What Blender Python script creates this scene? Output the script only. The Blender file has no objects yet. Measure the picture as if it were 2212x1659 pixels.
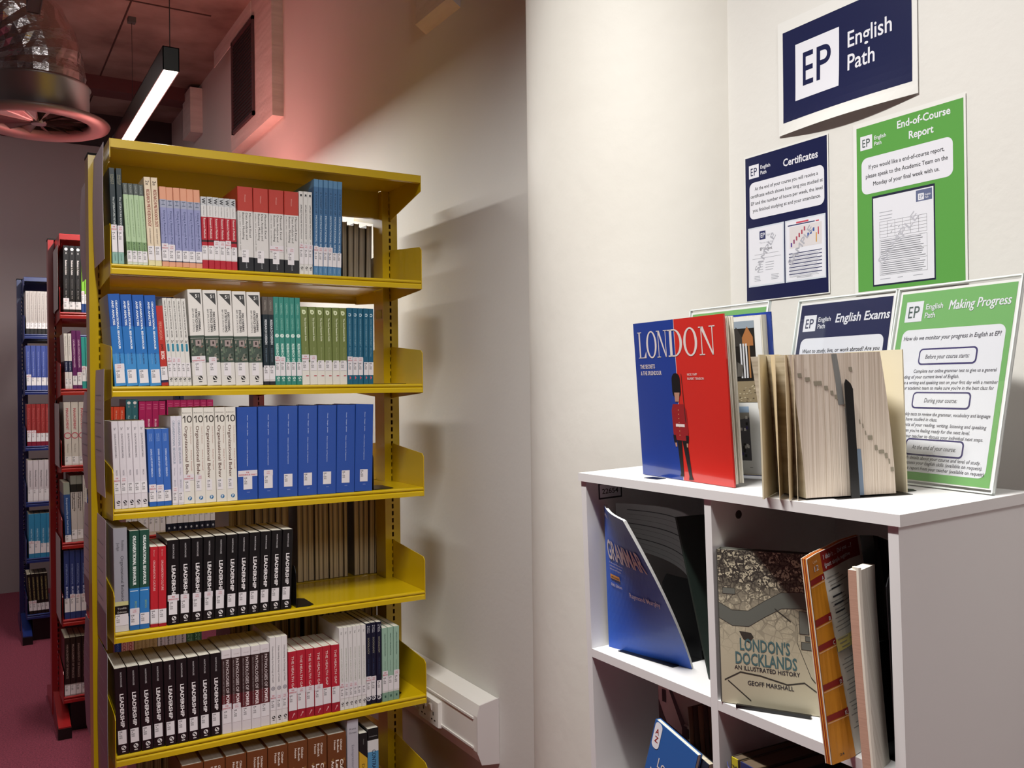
import bpy, bmesh, math, random
from mathutils import Matrix, Vector
R = random.Random(7)
SC = bpy.context.scene
COL = SC.collection
# ------------------------------------------------------------------ camera (origin is eye level, floor at -1.45)
yaw, pitch, roll = (math.radians(a) for a in (30.948, 0.168, -0.655))
fw = Vector((math.sin(yaw)*math.cos(pitch), math.cos(yaw)*math.cos(pitch), math.sin(pitch)))
rt = Vector((math.cos(yaw), -math.sin(yaw), 0)); up = rt.cross(fw)
r2 = math.cos(roll)*rt + math.sin(roll)*up; u2 = -math.sin(roll)*rt + math.cos(roll)*up
cd = bpy.data.cameras.new('camera'); cam = bpy.data.objects.new('camera', cd); COL.objects.link(cam)
cam.matrix_world = Matrix(((r2.x, u2.x, -fw.x, 0), (r2.y, u2.y, -fw.y, 0), (r2.z, u2.z, -fw.z, 0), (0, 0, 0, 1)))
cd.sensor_fit = 'HORIZONTAL'; cd.sensor_width = 36.0; cd.lens = 1954.5/2212*36; cd.clip_start = .02
SC.camera = cam
# ------------------------------------------------------------------ world and exposure
wd = bpy.data.worlds.new('world'); SC.world = wd; wd.use_nodes = True
wd.node_tree.nodes['Background'].inputs[0].default_value = (.9, .85, .85, 1)
wd.node_tree.nodes['Background'].inputs[1].default_value = 0.09
SC.view_settings.view_transform = 'Standard'; SC.view_settings.look = 'None'
SC.view_settings.exposure = 0.0; SC.view_settings.gamma = 1.0; SC.view_settings.use_curve_mapping = False
FLOOR, CEIL, WX = -1.45, 2.1, 1.38
# ------------------------------------------------------------------ lights of the room
def area(name, loc, size, power, col, direction=(0, 0, -1), sy=None, spread=180):
    l = bpy.data.lights.new(name, 'AREA'); l.energy = power; l.color = col; l.size = size
    if sy: l.shape = 'RECTANGLE'; l.size_y = sy
    l.spread = math.radians(spread)
    o = bpy.data.objects.new(name, l); COL.objects.link(o); o.location = loc
    o.rotation_euler = Vector(direction).to_track_quat('-Z', 'Y').to_euler(); return o
WARM = (1, .988, .955)
area('pendant_glow_near', (.16, 1.05, 1.80), .12, 59, WARM, sy=.9, spread=125)
area('room_glow_behind', (.35, -1.1, 2.0), 1.0, 42, (1, .97, .96), direction=(.1, .75, -1), sy=1.2)
area('pendant_glow_aisle', (.605, 4.4, 1.095), .045, 58, (1, .98, .93), sy=2.2)
area('red_uplight', (.85, 4.55, .74), .5, 7.0, (1, .37, .32), direction=(0.25, 0, 1), sy=.5)
area('far_room_glow', (-1.1, 5.7, 2.03), 1.4, 30, (1, .93, .92), sy=1.4)
# ------------------------------------------------------------------ materials
def lin(h):
    if not isinstance(h, str): return (*h, 1)
    c = [int(h[i:i+2], 16)/255 for i in (0, 2, 4)]
    return (*[x/12.92 if x <= .04045 else ((x+.055)/1.055)**2.4 for x in c], 1)
MATS = {}
def mat(key, rough=.5, metal=0, spec=.5, emis=0, noise=None, bump=None, coat=0, name=None):
    """plain procedural material. noise=(scale, dark hex, amount) mottles the colour; bump=(scale, strength)"""
    k = (key, rough, metal, emis, str(noise), str(bump), coat, spec)
    if k in MATS: return MATS[k]
    m = bpy.data.materials.new(name or 'paint_'+str(key)); m.use_nodes = True; nt = m.node_tree; n = nt.nodes
    b = n['Principled BSDF']; b.inputs['Base Color'].default_value = lin(key)
    b.inputs['Roughness'].default_value = rough; b.inputs['Metallic'].default_value = metal
    b.inputs['Specular IOR Level'].default_value = spec; b.inputs['Coat Weight'].default_value = coat
    if emis: b.inputs['Emission Color'].default_value = lin(key); b.inputs['Emission Strength'].default_value = emis
    tc = None
    if noise or bump: tc = n.new('ShaderNodeTexCoord')
    if noise:
        t = n.new('ShaderNodeTexNoise'); t.inputs['Detail'].default_value = 5
        mp = n.new('ShaderNodeMapping'); sc = noise[0]
        mp.inputs['Scale'].default_value = sc if isinstance(sc, tuple) else (sc,)*3
        t.inputs['Scale'].default_value = 1
        nt.links.new(tc.outputs['Object'], mp.inputs[0]); nt.links.new(mp.outputs[0], t.inputs['Vector'])
        mx = n.new('ShaderNodeMix'); mx.data_type = 'RGBA'
        mx.inputs['A'].default_value = lin(key); mx.inputs['B'].default_value = lin(noise[1])
        rp = n.new('ShaderNodeMapRange'); rp.inputs['From Min'].default_value = .35; rp.inputs['From Max'].default_value = .7
        rp.inputs['To Max'].default_value = noise[2]
        nt.links.new(t.outputs['Fac'], rp.inputs['Value']); nt.links.new(rp.outputs[0], mx.inputs['Factor'])
        nt.links.new(mx.outputs['Result'], b.inputs['Base Color'])
    if bump:
        t2 = n.new('ShaderNodeTexNoise'); t2.inputs['Detail'].default_value = 4
        mp = n.new('ShaderNodeMapping'); sc = bump[0]
        mp.inputs['Scale'].default_value = sc if isinstance(sc, tuple) else (sc,)*3
        t2.inputs['Scale'].default_value = 1
        nt.links.new(tc.outputs['Object'], mp.inputs[0]); nt.links.new(mp.outputs[0], t2.inputs['Vector'])
        bp = n.new('ShaderNodeBump'); bp.inputs['Strength'].default_value = bump[1]; bp.inputs['Distance'].default_value = .004
        nt.links.new(t2.outputs['Fac'], bp.inputs['Height']); nt.links.new(bp.outputs[0], b.inputs['Normal'])
    MATS[k] = m; return m
WALL = mat('d6d4ce', .75, noise=(1.3, 'ccc8c1', .6), bump=(55, .12), name='painted_wall')
FARW = mat('a89c9c', .8, bump=(40, .1), name='far_wall_paint')
COLM = mat('dad7ce', .6, noise=(2.2, 'cfcbc1', .6), bump=((30, 30, 22), .22), name='painted_column')
CEILM = mat('9c877e', .9, noise=(2.6, '5e473f', .9), bump=(9, .8), name='raw_concrete')
CARPET = mat('8a3448', .95, noise=(160, '4e1a2a', .9), bump=(260, .9), name='maroon_carpet')
WHITEB = mat('dcdad9', .42, name='white_laminate')
PLAS = mat('e4e0da', .4, name='white_plastic')
PAPER = mat('e6e4e2', .7, name='paper_white')
PAGE = mat('d9cfb8', .85, noise=((900, 3, 3), '9d8f72', .75), name='page_edges')
PAGEW = mat('e2ded2', .85, noise=((900, 3, 3), 'b8b09c', .6), name='page_edges_white')
PAGEB = mat('e0cca8', .9, noise=((700, 3, 3), '6d5836', .8), name='page_edges_brown')
PAGEG = mat('d8d0c4', .9, noise=((700, 3, 3), '625a50', .8), name='page_edges_grey')
BLACK = mat('0c0c0d', .35, name='black_metal')
def gloss(c): return mat(c, .32, coat=.15)
def ink(c): return mat(c, .5)
# ------------------------------------------------------------------ mesh builder
class MB:
    def __init__(s): s.v = []; s.f = []; s.m = []; s.mats = []
    def mi(s, m):
        if m not in s.mats: s.mats.append(m)
        return s.mats.index(m)
    def add(s, vs, fs, m, T=None):
        b = len(s.v); k = s.mi(m)
        s.v += [tuple(T @ Vector(p)) if T is not None else tuple(p) for p in vs]
        s.f += [tuple(b+i for i in f) for f in fs]; s.m += [k]*len(fs); return s
    def box(s, a, b, m, T=None):
        x0, y0, z0 = (min(a[i], b[i]) for i in range(3)); x1, y1, z1 = (max(a[i], b[i]) for i in range(3))
        return s.add([(x0,y0,z0),(x1,y0,z0),(x1,y1,z0),(x0,y1,z0),(x0,y0,z1),(x1,y0,z1),(x1,y1,z1),(x0,y1,z1)],
              [(0,3,2,1),(4,5,6,7),(0,1,5,4),(1,2,6,5),(2,3,7,6),(3,0,4,7)], m, T)
    def prism(s, poly, axis, a, b, m, T=None):
        """extrude polygon (list of 2D) along axis 0/1/2 from a to b"""
        def P(p, t):
            return {0: (t, p[0], p[1]), 1: (p[0], t, p[1]), 2: (p[0], p[1], t)}[axis]
        n = len(poly); vs = [P(p, a) for p in poly]+[P(p, b) for p in poly]
        fs = [(i, (i+1) % n, n+(i+1) % n, n+i) for i in range(n)]+[tuple(range(n-1, -1, -1)), tuple(range(n, 2*n))]
        return s.add(vs, fs, m, T)
    def grid(s, fn, nu, nv, m, T=None):
        vs = [fn(i/nu, j/nv) for j in range(nv+1) for i in range(nu+1)]
        fs = [(j*(nu+1)+i, j*(nu+1)+i+1, (j+1)*(nu+1)+i+1, (j+1)*(nu+1)+i) for j in range(nv) for i in range(nu)]
        return s.add(vs, fs, m, T)
    def slab(s, fn, nu, nv, th, m, m2=None):
        """curved sheet with thickness: fn(u,v) -> point, offset along normal by th"""
        e = 1e-3
        def nrm(u, v):
            a = Vector(fn(min(u+e, 1), v))-Vector(fn(max(u-e, 0), v)); b = Vector(fn(u, min(v+e, 1)))-Vector(fn(u, max(v-e, 0)))
            return a.cross(b).normalized()
        A = lambda u, v: fn(u, v)
        B = lambda u, v: tuple(Vector(fn(u, v))-nrm(u, v)*th)
        s.grid(A, nu, nv, m); s.grid(lambda u, v: B(1-u, v), nu, nv, m2 or m)
        for (f0, n) in ((lambda t: (t, 0), nu), (lambda t: (1-t, 1), nu), (lambda t: (0, 1-t), nv), (lambda t: (1, t), nv)):
            s.grid(lambda t, w: tuple(Vector(A(*f0(t))).lerp(Vector(B(*f0(t))), 1-w)), n, 1, m2 or m)
        return s
    def lathe(s, prof, n, m, T=None, a0=0, a1=2*math.pi):
        full = abs(a1-a0-2*math.pi) < 1e-6; k = n if full else n+1
        vs = [(r*math.cos(a0+(a1-a0)*i/n), r*math.sin(a0+(a1-a0)*i/n), z) for r, z in prof for i in range(k)]
        fs = []
        for j in range(len(prof)-1):
            for i in range(n):
                i2 = (i+1) % k; fs.append((j*k+i, j*k+i2, (j+1)*k+i2, (j+1)*k+i))
        return s.add(vs, fs, m, T)
    def tube(s, path, rad, n, m, wob=0):
        P = [Vector(p) for p in path]; rings = []
        for i, p in enumerate(P):
            d = (P[min(i+1, len(P)-1)]-P[max(i-1, 0)]).normalized()
            a = d.orthogonal().normalized() if i == 0 else (rings[-1][1]-d*rings[-1][1].dot(d)).normalized()
            b = d.cross(a); rr = rad[i] if isinstance(rad, (list, tuple)) else rad
            rings.append(([tuple(p+(a*math.cos(2*math.pi*k/n)+b*math.sin(2*math.pi*k/n))*rr*(1+wob*(R.random()-.5))) for k in range(n)], a))
        vs = [q for r_, _ in rings for q in r_]; fs = []
        for i in range(len(P)-1):
            for k in range(n): fs.append((i*n+k, i*n+(k+1) % n, (i+1)*n+(k+1) % n, (i+1)*n+k))
        fs += [tuple(range(n-1, -1, -1)), tuple(range((len(P)-1)*n, len(P)*n))]
        return s.add(vs, fs, m)
    def disc(s, T, cx, cy, rx, ry, m, n=20, z=0):
        return s.add([(cx+rx*math.cos(2*math.pi*i/n), cy+ry*math.sin(2*math.pi*i/n), z) for i in range(n)], [tuple(range(n))], m, T)
    def ring(s, T, cx, cy, rx, ry, ix, iy, m, n=28, z=0, dx=0):
        vs = [(cx+rx*math.cos(2*math.pi*i/n), cy+ry*math.sin(2*math.pi*i/n), z) for i in range(n)]
        vs += [(cx+dx+ix*math.cos(2*math.pi*i/n), cy+iy*math.sin(2*math.pi*i/n), z) for i in range(n)]
        return s.add(vs, [(i, (i+1) % n, n+(i+1) % n, n+i) for i in range(n)], m, T)
    def poly(s, T, pts, m, z=0): return s.add([(p[0], p[1], z) for p in pts], [tuple(range(len(pts)))], m, T)
    def rect(s, T, x0, y0, x1, y1, m, z=0): return s.poly(T, [(x0, y0), (x1, y0), (x1, y1), (x0, y1)], m, z)
    def rrect(s, T, x0, y0, x1, y1, r, m, z=0, n=6):
        pts = []
        for cx, cy, a in ((x1-r, y0+r, -90), (x1-r, y1-r, 0), (x0+r, y1-r, 90), (x0+r, y0+r, 180)):
            for i in range(n+1):
                t = math.radians(a+90*i/n); pts.append((cx+r*math.cos(t), cy+r*math.sin(t)))
        return s.poly(T, pts, m, z)
    def data(s, name, smooth=False):
        me = bpy.data.meshes.new(name); me.from_pydata(s.v, [], s.f)
        for m in s.mats: me.materials.append(m)
        me.polygons.foreach_set('material_index', s.m)
        if smooth: me.polygons.foreach_set('use_smooth', [True]*len(s.f))
        me.update(); return me
    def build(s, name, parent=None, smooth=False, **kw):
        return link(name, s.data(name, smooth), parent, **kw)
def link(name, data, parent=None, M=None, **kw):
    o = bpy.data.objects.new(name, data); COL.objects.link(o)
    if parent: o.parent = parent
    if M is not None: o.matrix_basis = M
    for k, v in kw.items():
        if v: o[k] = v
    return o
def thing(name, label, cat, M=None, group=None):
    return link(name, None, None, M or Matrix(), label=label, category=cat, group=group)
def tag(o, label, cat, group=None):
    o['label'] = label; o['category'] = cat
    if group: o['group'] = group
    return o
def struct(name, mb, parent=None, **kw):
    o = mb.build(name, parent, **kw)
    if not parent: o['kind'] = 'structure'
    return o
T3 = Matrix.Translation
# ------------------------------------------------------------------ lettering
TC = {}
def glyphs(body, bold=0.0):
    k = (body, bold)
    if k in TC: return TC[k]
    cu = bpy.data.curves.new('t', 'FONT'); cu.body = body; cu.size = 1; cu.resolution_u = 5 if len(body) < 8 else 2; cu.offset = bold; cu.fill_mode = 'FRONT'
    o = bpy.data.objects.new('t', cu); COL.objects.link(o)
    dg = bpy.context.evaluated_depsgraph_get(); me = bpy.data.meshes.new_from_object(o.evaluated_get(dg))
    vs = [tuple(v.co) for v in me.vertices]; fs = [tuple(p.vertices) for p in me.polygons]
    bpy.data.objects.remove(o); bpy.data.curves.remove(cu); bpy.data.meshes.remove(me)
    TC[k] = (vs, fs); return TC[k]
CAPH = max(v[1] for v in glyphs('H')[0])
def text(mb, T, body, x0, y, w, h, m, bold=0.012, z=0, align='L', shear=0):
    """write body with baseline y and cap height h; w = full width of the run or None for natural width"""
    dbl = bold > 0 and any(c in body for c in 'MWV')
    vs, fs = glyphs(body, 0 if dbl else bold)
    if not vs: return
    if dbl:
        q = bold*1.3; vs = [(v[0]-q, v[1], v[2]) for v in vs]+[(v[0]+q, v[1], v[2]+.00006) for v in vs]; n_ = len(vs)//2
        fs = fs+[tuple(i+n_ for i in f) for f in fs]
    a = min(v[0] for v in vs); b = max(v[0] for v in vs); sy = h/CAPH; sx = w/(b-a) if w else sy*.92
    W = (b-a)*sx; off = {'L': 0, 'C': -W/2, 'R': -W}[align]
    mb.add([(x0+off+(v[0]-a)*sx+shear*v[1]*sy, y+v[1]*sy, z+v[2]) for v in vs], fs, m, T)
ORD = 'first second third fourth fifth sixth seventh eighth ninth tenth eleventh twelfth thirteenth'.split()
NUM = 'one two three four five six seven eight nine ten eleven twelve'.split()
# ------------------------------------------------------------------ setting
b = MB().box((-5, -3, FLOOR-.1), (WX+.3, 8, FLOOR), CARPET); struct('floor', b)
b = MB().box((-5, -3, CEIL), (WX+.3, 8, CEIL+.2), CEILM)
struct('ceiling', b)
jm = mat('3a2722', .95, name='concrete_joint')
b = MB().box((WX-.62, -3, CEIL-.004), (WX-.612, 7.4, CEIL), jm)
for y in (1.2, 3.4, 5.2): b.box((WX-1.9, y, CEIL-.003), (WX-.2, y+.012, CEIL), jm)
struct('trim_1', b)
b = MB().box((WX, -3, FLOOR), (WX+.25, 7.5, CEIL), WALL); struct('wall_right', b)
b = MB().box((-5, 7.5, FLOOR), (WX+.3, 7.7, 1.86), FARW); struct('wall_back', b)
dk = mat('3a3032', .9, name='dark_soffit')
b = MB().box((-5, 7.46, 1.86), (WX, 7.7, CEIL), dk); struct('trim_2', b)
b = MB().box((-5, 6.55, CEIL-.09), (WX, 6.72, CEIL), mat('5a3030', .8, name='painted_beam')); struct('trim_3', b)
b = MB().box((-5.2, -3, FLOOR), (-5, 8, CEIL), FARW); struct('wall_left', b)
b = MB().box((-5, -3.2, FLOOR), (WX+.3, -3, CEIL), FARW); struct('wall_front', b)
# column, engaged in the wall
b = MB(); n = 96; prof = [(.352, FLOOR), (.352, CEIL)]
b.lathe(prof, n, COLM, T3((1.5, 1.73, 0))); struct('trim_4', b, smooth=True)
# boxed out bulkheads on the wall
PL = mat('d8cfc8', .85, noise=((3, 3, 30), 'b8aca4', .6), bump=((4, 60, 60), .5), name='rough_plaster')
b = MB().box((1.322, 4.525, 1.385), (WX, 5.36, CEIL), PL)
b.box((1.322, 4.9, 2.0), (1.318, 5.75, CEIL), PL); struct('trim_5', b)
b = MB().box((1.30, 6.37, 1.755), (WX, 6.62, CEIL-.04), PL); struct('trim_6', b)
b = MB().prism([(1.34, 1.262), (WX, 1.235), (WX, CEIL), (1.34, CEIL)], 1, 2.60, 2.86, PL); struct('trim_7', b)
# ventilation grille on the bulkhead
g = thing('ventilation_grille', 'dark square ventilation grille on the pink lit plaster bulkhead', 'vent', T3((1.321, 4.84, 1.47)))
gm = mat('2a1f20', .6, name='dark_grille'); gl = mat('4a3236', .55, name='grille_frame')
b = MB()
for a, c in (((0, 0), (.46, .02)), ((0, .51), (.46, .53)), ((0, 0), (.02, .53)), ((.44, 0), (.46, .53))):
    b.box((-.012, a[0], a[1]), (.0005, c[0], c[1]), gl)
b.build('frame', g)
MB().box((-.002, .02, .02), (.0, .44, .51), gm).build('mesh_panel', g)
sl = MB().box((-.008, .02, 0), (-.003, .44, .004), gm).data('slat')
for i in range(24): link('slat', sl, g, T3((0, 0, .028+i*.02)))
# trunking with sockets
WQ = WX-.0008
pts = [(WQ, -.954), (1.316, -.965), (1.307, -.998), (1.307, -1.105), (1.320, -1.140), (WQ, -1.148)]
tr = thing('cable_trunking', 'white plastic cable trunking along the wall beside the yellow rack', 'trunking', T3((0, 2.4, 0)))
MB().prism(pts, 1, .004, 4.0, PLAS).build('channel', tr)
MB().prism([(WQ, -.951), (1.314, -.962), (1.304, -.997), (1.304, -1.106), (1.318, -1.143), (WQ, -1.151)], 1, 0, .004, mat('d3ccca', .4)).build('end_cap', tr)
b = MB()
for z in (-1.006, -1.096): b.box((1.303, .03, z-.003), (1.309, 4.0, z+.003), PLAS)
b.build('cover_rib', tr)
so = thing('double_socket', 'white double wall socket with rocker switches on the trunking', 'socket', T3((1.307, 2.646, -1.107)))
MB().prism([(0, 0), (-.014, .003), (-.014, .083), (0, .086)], 1, 0, .146, PLAS).build('faceplate', so)
for y in (.052, .094):
    MB().prism([(-.0145, .048), (-.0175, .050), (-.021, .068), (-.0145, .07)], 1, y-.008, y+.008, mat('f2efe8', .25)).build('rocker_switch', so)
hole = mat('2a2422', .8)
b = MB()
for cy in (.036, .110):
    for dy, z0, z1, w in ((0, .034, .046, .003), (-.011, .018, .022, .005), (.011, .018, .022, .005)):
        b.box((-.0146, cy+dy-w, z0), (-.0142, cy+dy+w, z1), hole)
b.build('pin_holes', so)
# ------------------------------------------------------------------ pendant lights
LAMP = mat('fffdf2', .5, emis=9, name='lamp_diffuser')
def pendant(x0, x1, y0, y1, z, label, wires, glow=None):
    p = thing('pendant_light', label, 'light', T3(((x0+x1)/2, y0, z))); w = (x1-x0)/2; L = y1-y0; bl = mat('101412', .4, name='lamp_housing')
    b = MB().box((-w, 0, .0), (-w+.003, L, .082), bl).box((w-.003, 0, 0), (w, L, .082), bl).box((-w, 0, .079), (w, L, .082), bl)
    b.box((-w, 0, 0), (w, .003, .082), bl).box((-w, L-.003, 0), (w, L, .082), bl).build('housing', p)
    MB().box((-w+.003, .003, .001), (w-.003, L-.003, .006), glow or LAMP).build('diffuser', p)
    for wy in wires: MB().tube([(0, wy, .082), (0, wy, CEIL-z)], .0016, 6, bl).build('suspension_wire', p)
    return p
pendant(.577, .631, 3.262, 5.65, 1.1, 'black linear pendant lamp with glowing white underside above the yellow rack', (.02,))
pendant(.150, .186, .9, 2.96, 1.1, 'dark end of unlit linear lamp in upper left corner', (1.4,), mat('1a1a1a', .5))
b = MB().box((-.02, -.02, -.03), (.02, .02, 0), mat('4a4a46', .5)); b.tube([(0, 0, -.03), (0, 0, -.9)], .0012, 6, BLACK)
tag(b.build('ceiling_hook', M=T3((.80, 5.45, CEIL))), 'thin wire with small square fixing on the concrete ceiling', 'hook')
# ------------------------------------------------------------------ air duct and swirl diffuser
FOIL = mat('b8b4b4', .22, metal=.95, bump=((26, 26, 60), .9), name='crinkled_foil')
STEEL = mat('8d8788', .35, metal=.7, name='galvanised_steel')
du = thing('air_duct', 'silver foil air duct elbow ending in a round swirl diffuser', 'duct', T3((.27, 4.47, 1.19)))
path = [(0, 0, .15)]+[(-.30+.30*math.cos(a), 0, .20+.30*math.sin(a)*1.05) for a in [math.radians(x) for x in range(0, 96, 6)]]+[(-.6, 0, .53), (-1.2, .02, .54), (-2.2, .05, .5)]
rad = [.185*(1+.03*(i % 2)) for i in range(len(path))]
MB().tube(path, rad, 40, FOIL, wob=.035).build('foil_hose', du)
b = MB(); b.lathe([(.20, .0), (.205, .005), (.205, .15), (.212, .155), (.205, .165), (.16, .17)], 48, STEEL); b.build('collar', du, smooth=True)
b = MB(); b.lathe([(.20, .012), (.20, -.003), (.215, -.018), (.255, -.024), (.285, -.012), (.29, .0), (.285, .006), (.2, .012)], 56, mat('857a7a', .4, metal=.3)); b.build('rim', du, smooth=True)
MB().disc(T3((0, 0, .03)), 0, 0, .2, .2, mat('191415', .8), 40).build('throat', du)
fin = MB().add([(.03, -.004, -.006), (.195, -.022, -.004), (.195, .022, .022), (.03, .004, .004)], [(0, 1, 2, 3)], STEEL)
fin.add([(.03, -.004, -.008), (.195, -.022, -.006), (.195, .022, .020), (.03, .004, .002)], [(3, 2, 1, 0)], STEEL)
fd = fin.data('vane')
for i in range(14): link('vane', fd, du, Matrix.Rotation(2*math.pi*i/14, 4, 'Z'))
b = MB(); b.lathe([(.0, -.016), (.03, -.014), (.034, 0), (.034, .03)], 20, STEEL); b.build('hub', du)
# ------------------------------------------------------------------ library racks
LV = [.3375, .0125, -.3125, -.6375, -.9625, -1.2875]
W = .9; DEP = .247; PD = .08
def rack(xl, yf, colour, label, group, feetcol, tilt=0):
    m = mat(colour, .30, coat=.3, name='enamel_'+colour); dkm = mat('050505', .9)
    r = thing('book_rack', label, 'bookcase', T3((xl, yf, 0)), group)
    # posts with keyhole slots on both narrow faces
    pb = MB(); pw = .027
    z0, z1 = FLOOR+.02, .676
    for sgn, y in ((1, DEP), (-1, DEP+PD)):
        pb.box((-pw, y, z0), (-.0035, y+sgn*.002, z1), m); pb.box((.0035, y, z0), (pw, y+sgn*.002, z1), m)
        k = int((z1-z0)/.0236)
        for i in range(k): pb.box((-.0035, y, z0+i*.0236), (.0035, y+sgn*.002, z0+i*.0236+.0085), m)
    pb.box((-pw, DEP+.002, z0), (-pw+.002, DEP+PD-.002, z1), m); pb.box((pw-.002, DEP+.002, z0), (pw, DEP+PD-.002, z1), m)
    pb.box((-pw-.001, DEP-.001, z1), (pw+.001, DEP+PD+.001, z1+.006), dkm)
    pd = pb.data('post')
    for x in (0, W): link('post', pd, r, T3((x, 0, 0)))
    # shelf: top plate with rolled front bead and channel lip
    pr = [(DEP, -.0015), (DEP, 0), (.006, 0), (.001, -.002), (0, -.005), (.001, -.0085), (.005, -.010), (.001, -.0125), (0, -.015), (0, -.027), (.013, -.027), (.013, -.0255), (.003, -.0255), (.004, -.0115), (.008, -.0015)]
    sd = MB().prism(pr, 0, .0015, W-.0015, m).data('shelf')
    pr2 = [(DEP, .003), (DEP, .0), (.02, .0), (.004, .003), (0, .001), (0, -.021), (.010, -.023), (.010, -.0215), (.002, -.0195), (.003, -.004), (.02, -.0035), (DEP, -.0035)]
    cdm = MB().prism([(p[0], p[1]) for p in pr2], 0, .0015, W-.0015, m).data('canopy')
    br = MB().prism([(0, -.028), (.02, -.031), (DEP, -.046), (DEP, .127), (.012, .106), (0, .096)], 0, -.001, .001, m).data('shelf_bracket')
    cb = MB().prism([(0, .002), (0, -.048), (DEP, -.103), (DEP, .002)], 0, -.001, .001, m).data('canopy_bracket')
    flip = Matrix.Translation((W, 2*DEP+PD, 0)) @ Matrix.Rotation(math.pi, 4, 'Z')
    for F in (Matrix(), flip):
        for z in LV:
            link('shelf', sd, r, F @ T3((0, 0, z)))
            for x in (0, W): link('shelf_bracket', br, r, F @ T3((x, 0, z)))
        link('canopy', cdm, r, F @ T3((0, 0, .6655)))
        for x in (0, W): link('canopy_bracket', cb, r, F @ T3((x, 0, .6655)))
    MB().box((.02, DEP+.03, .575), (W-.02, DEP+.05, .665), m).build('cross_rail', r)
    MB().box((.03, DEP-.002, .6632), (W-.03, DEP+PD+.002, .6662), m).build('top_plate', r)
    cs = MB().box((.03, DEP, -.004), (W-.03, DEP+PD, -.002), m).data('centre_strip')
    for z in LV: link('centre_strip', cs, r, T3((0, 0, z)))
    MB().box((.02, DEP+.03, -1.42), (W-.02, DEP+.05, -1.34), m).build('cross_rail', r)
    fm = feetcol or m
    ft = MB().prism([(-.04, FLOOR), (-.04, FLOOR+.05), (DEP-.02, FLOOR+.125), (DEP+PD+.02, FLOOR+.125), (2*DEP+PD+.04, FLOOR+.05), (2*DEP+PD+.04, FLOOR)], 0, -.024, .024, m).data('foot')
    for x in (0, W): link('foot', ft, r, T3((x, 0, 0)))
    MB().box((-.026, -.044, FLOOR), (.026, .0, FLOOR+.045), BLACK).build('foot_cap', r)
    MB().box((W-.026, -.044, FLOOR), (W+.026, .0, FLOOR+.045), BLACK).build('foot_cap', r)
    MB().box((.03, .05, FLOOR), (W-.03, .06, LV[5]-.03), BLACK).build('kick_plate', r)
    return r
YX, YY = .322, 2.583
rack(YX, YY, 'c6a60a', 'yellow metal double sided book rack in the middle of the picture', None, None)
rack(.330, 4.25, '94191a', 'red metal book rack standing behind the yellow one', None, None)
rack(.275, 5.93, '1b2a63', 'dark blue metal book rack farthest back at the left', None, None)
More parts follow.
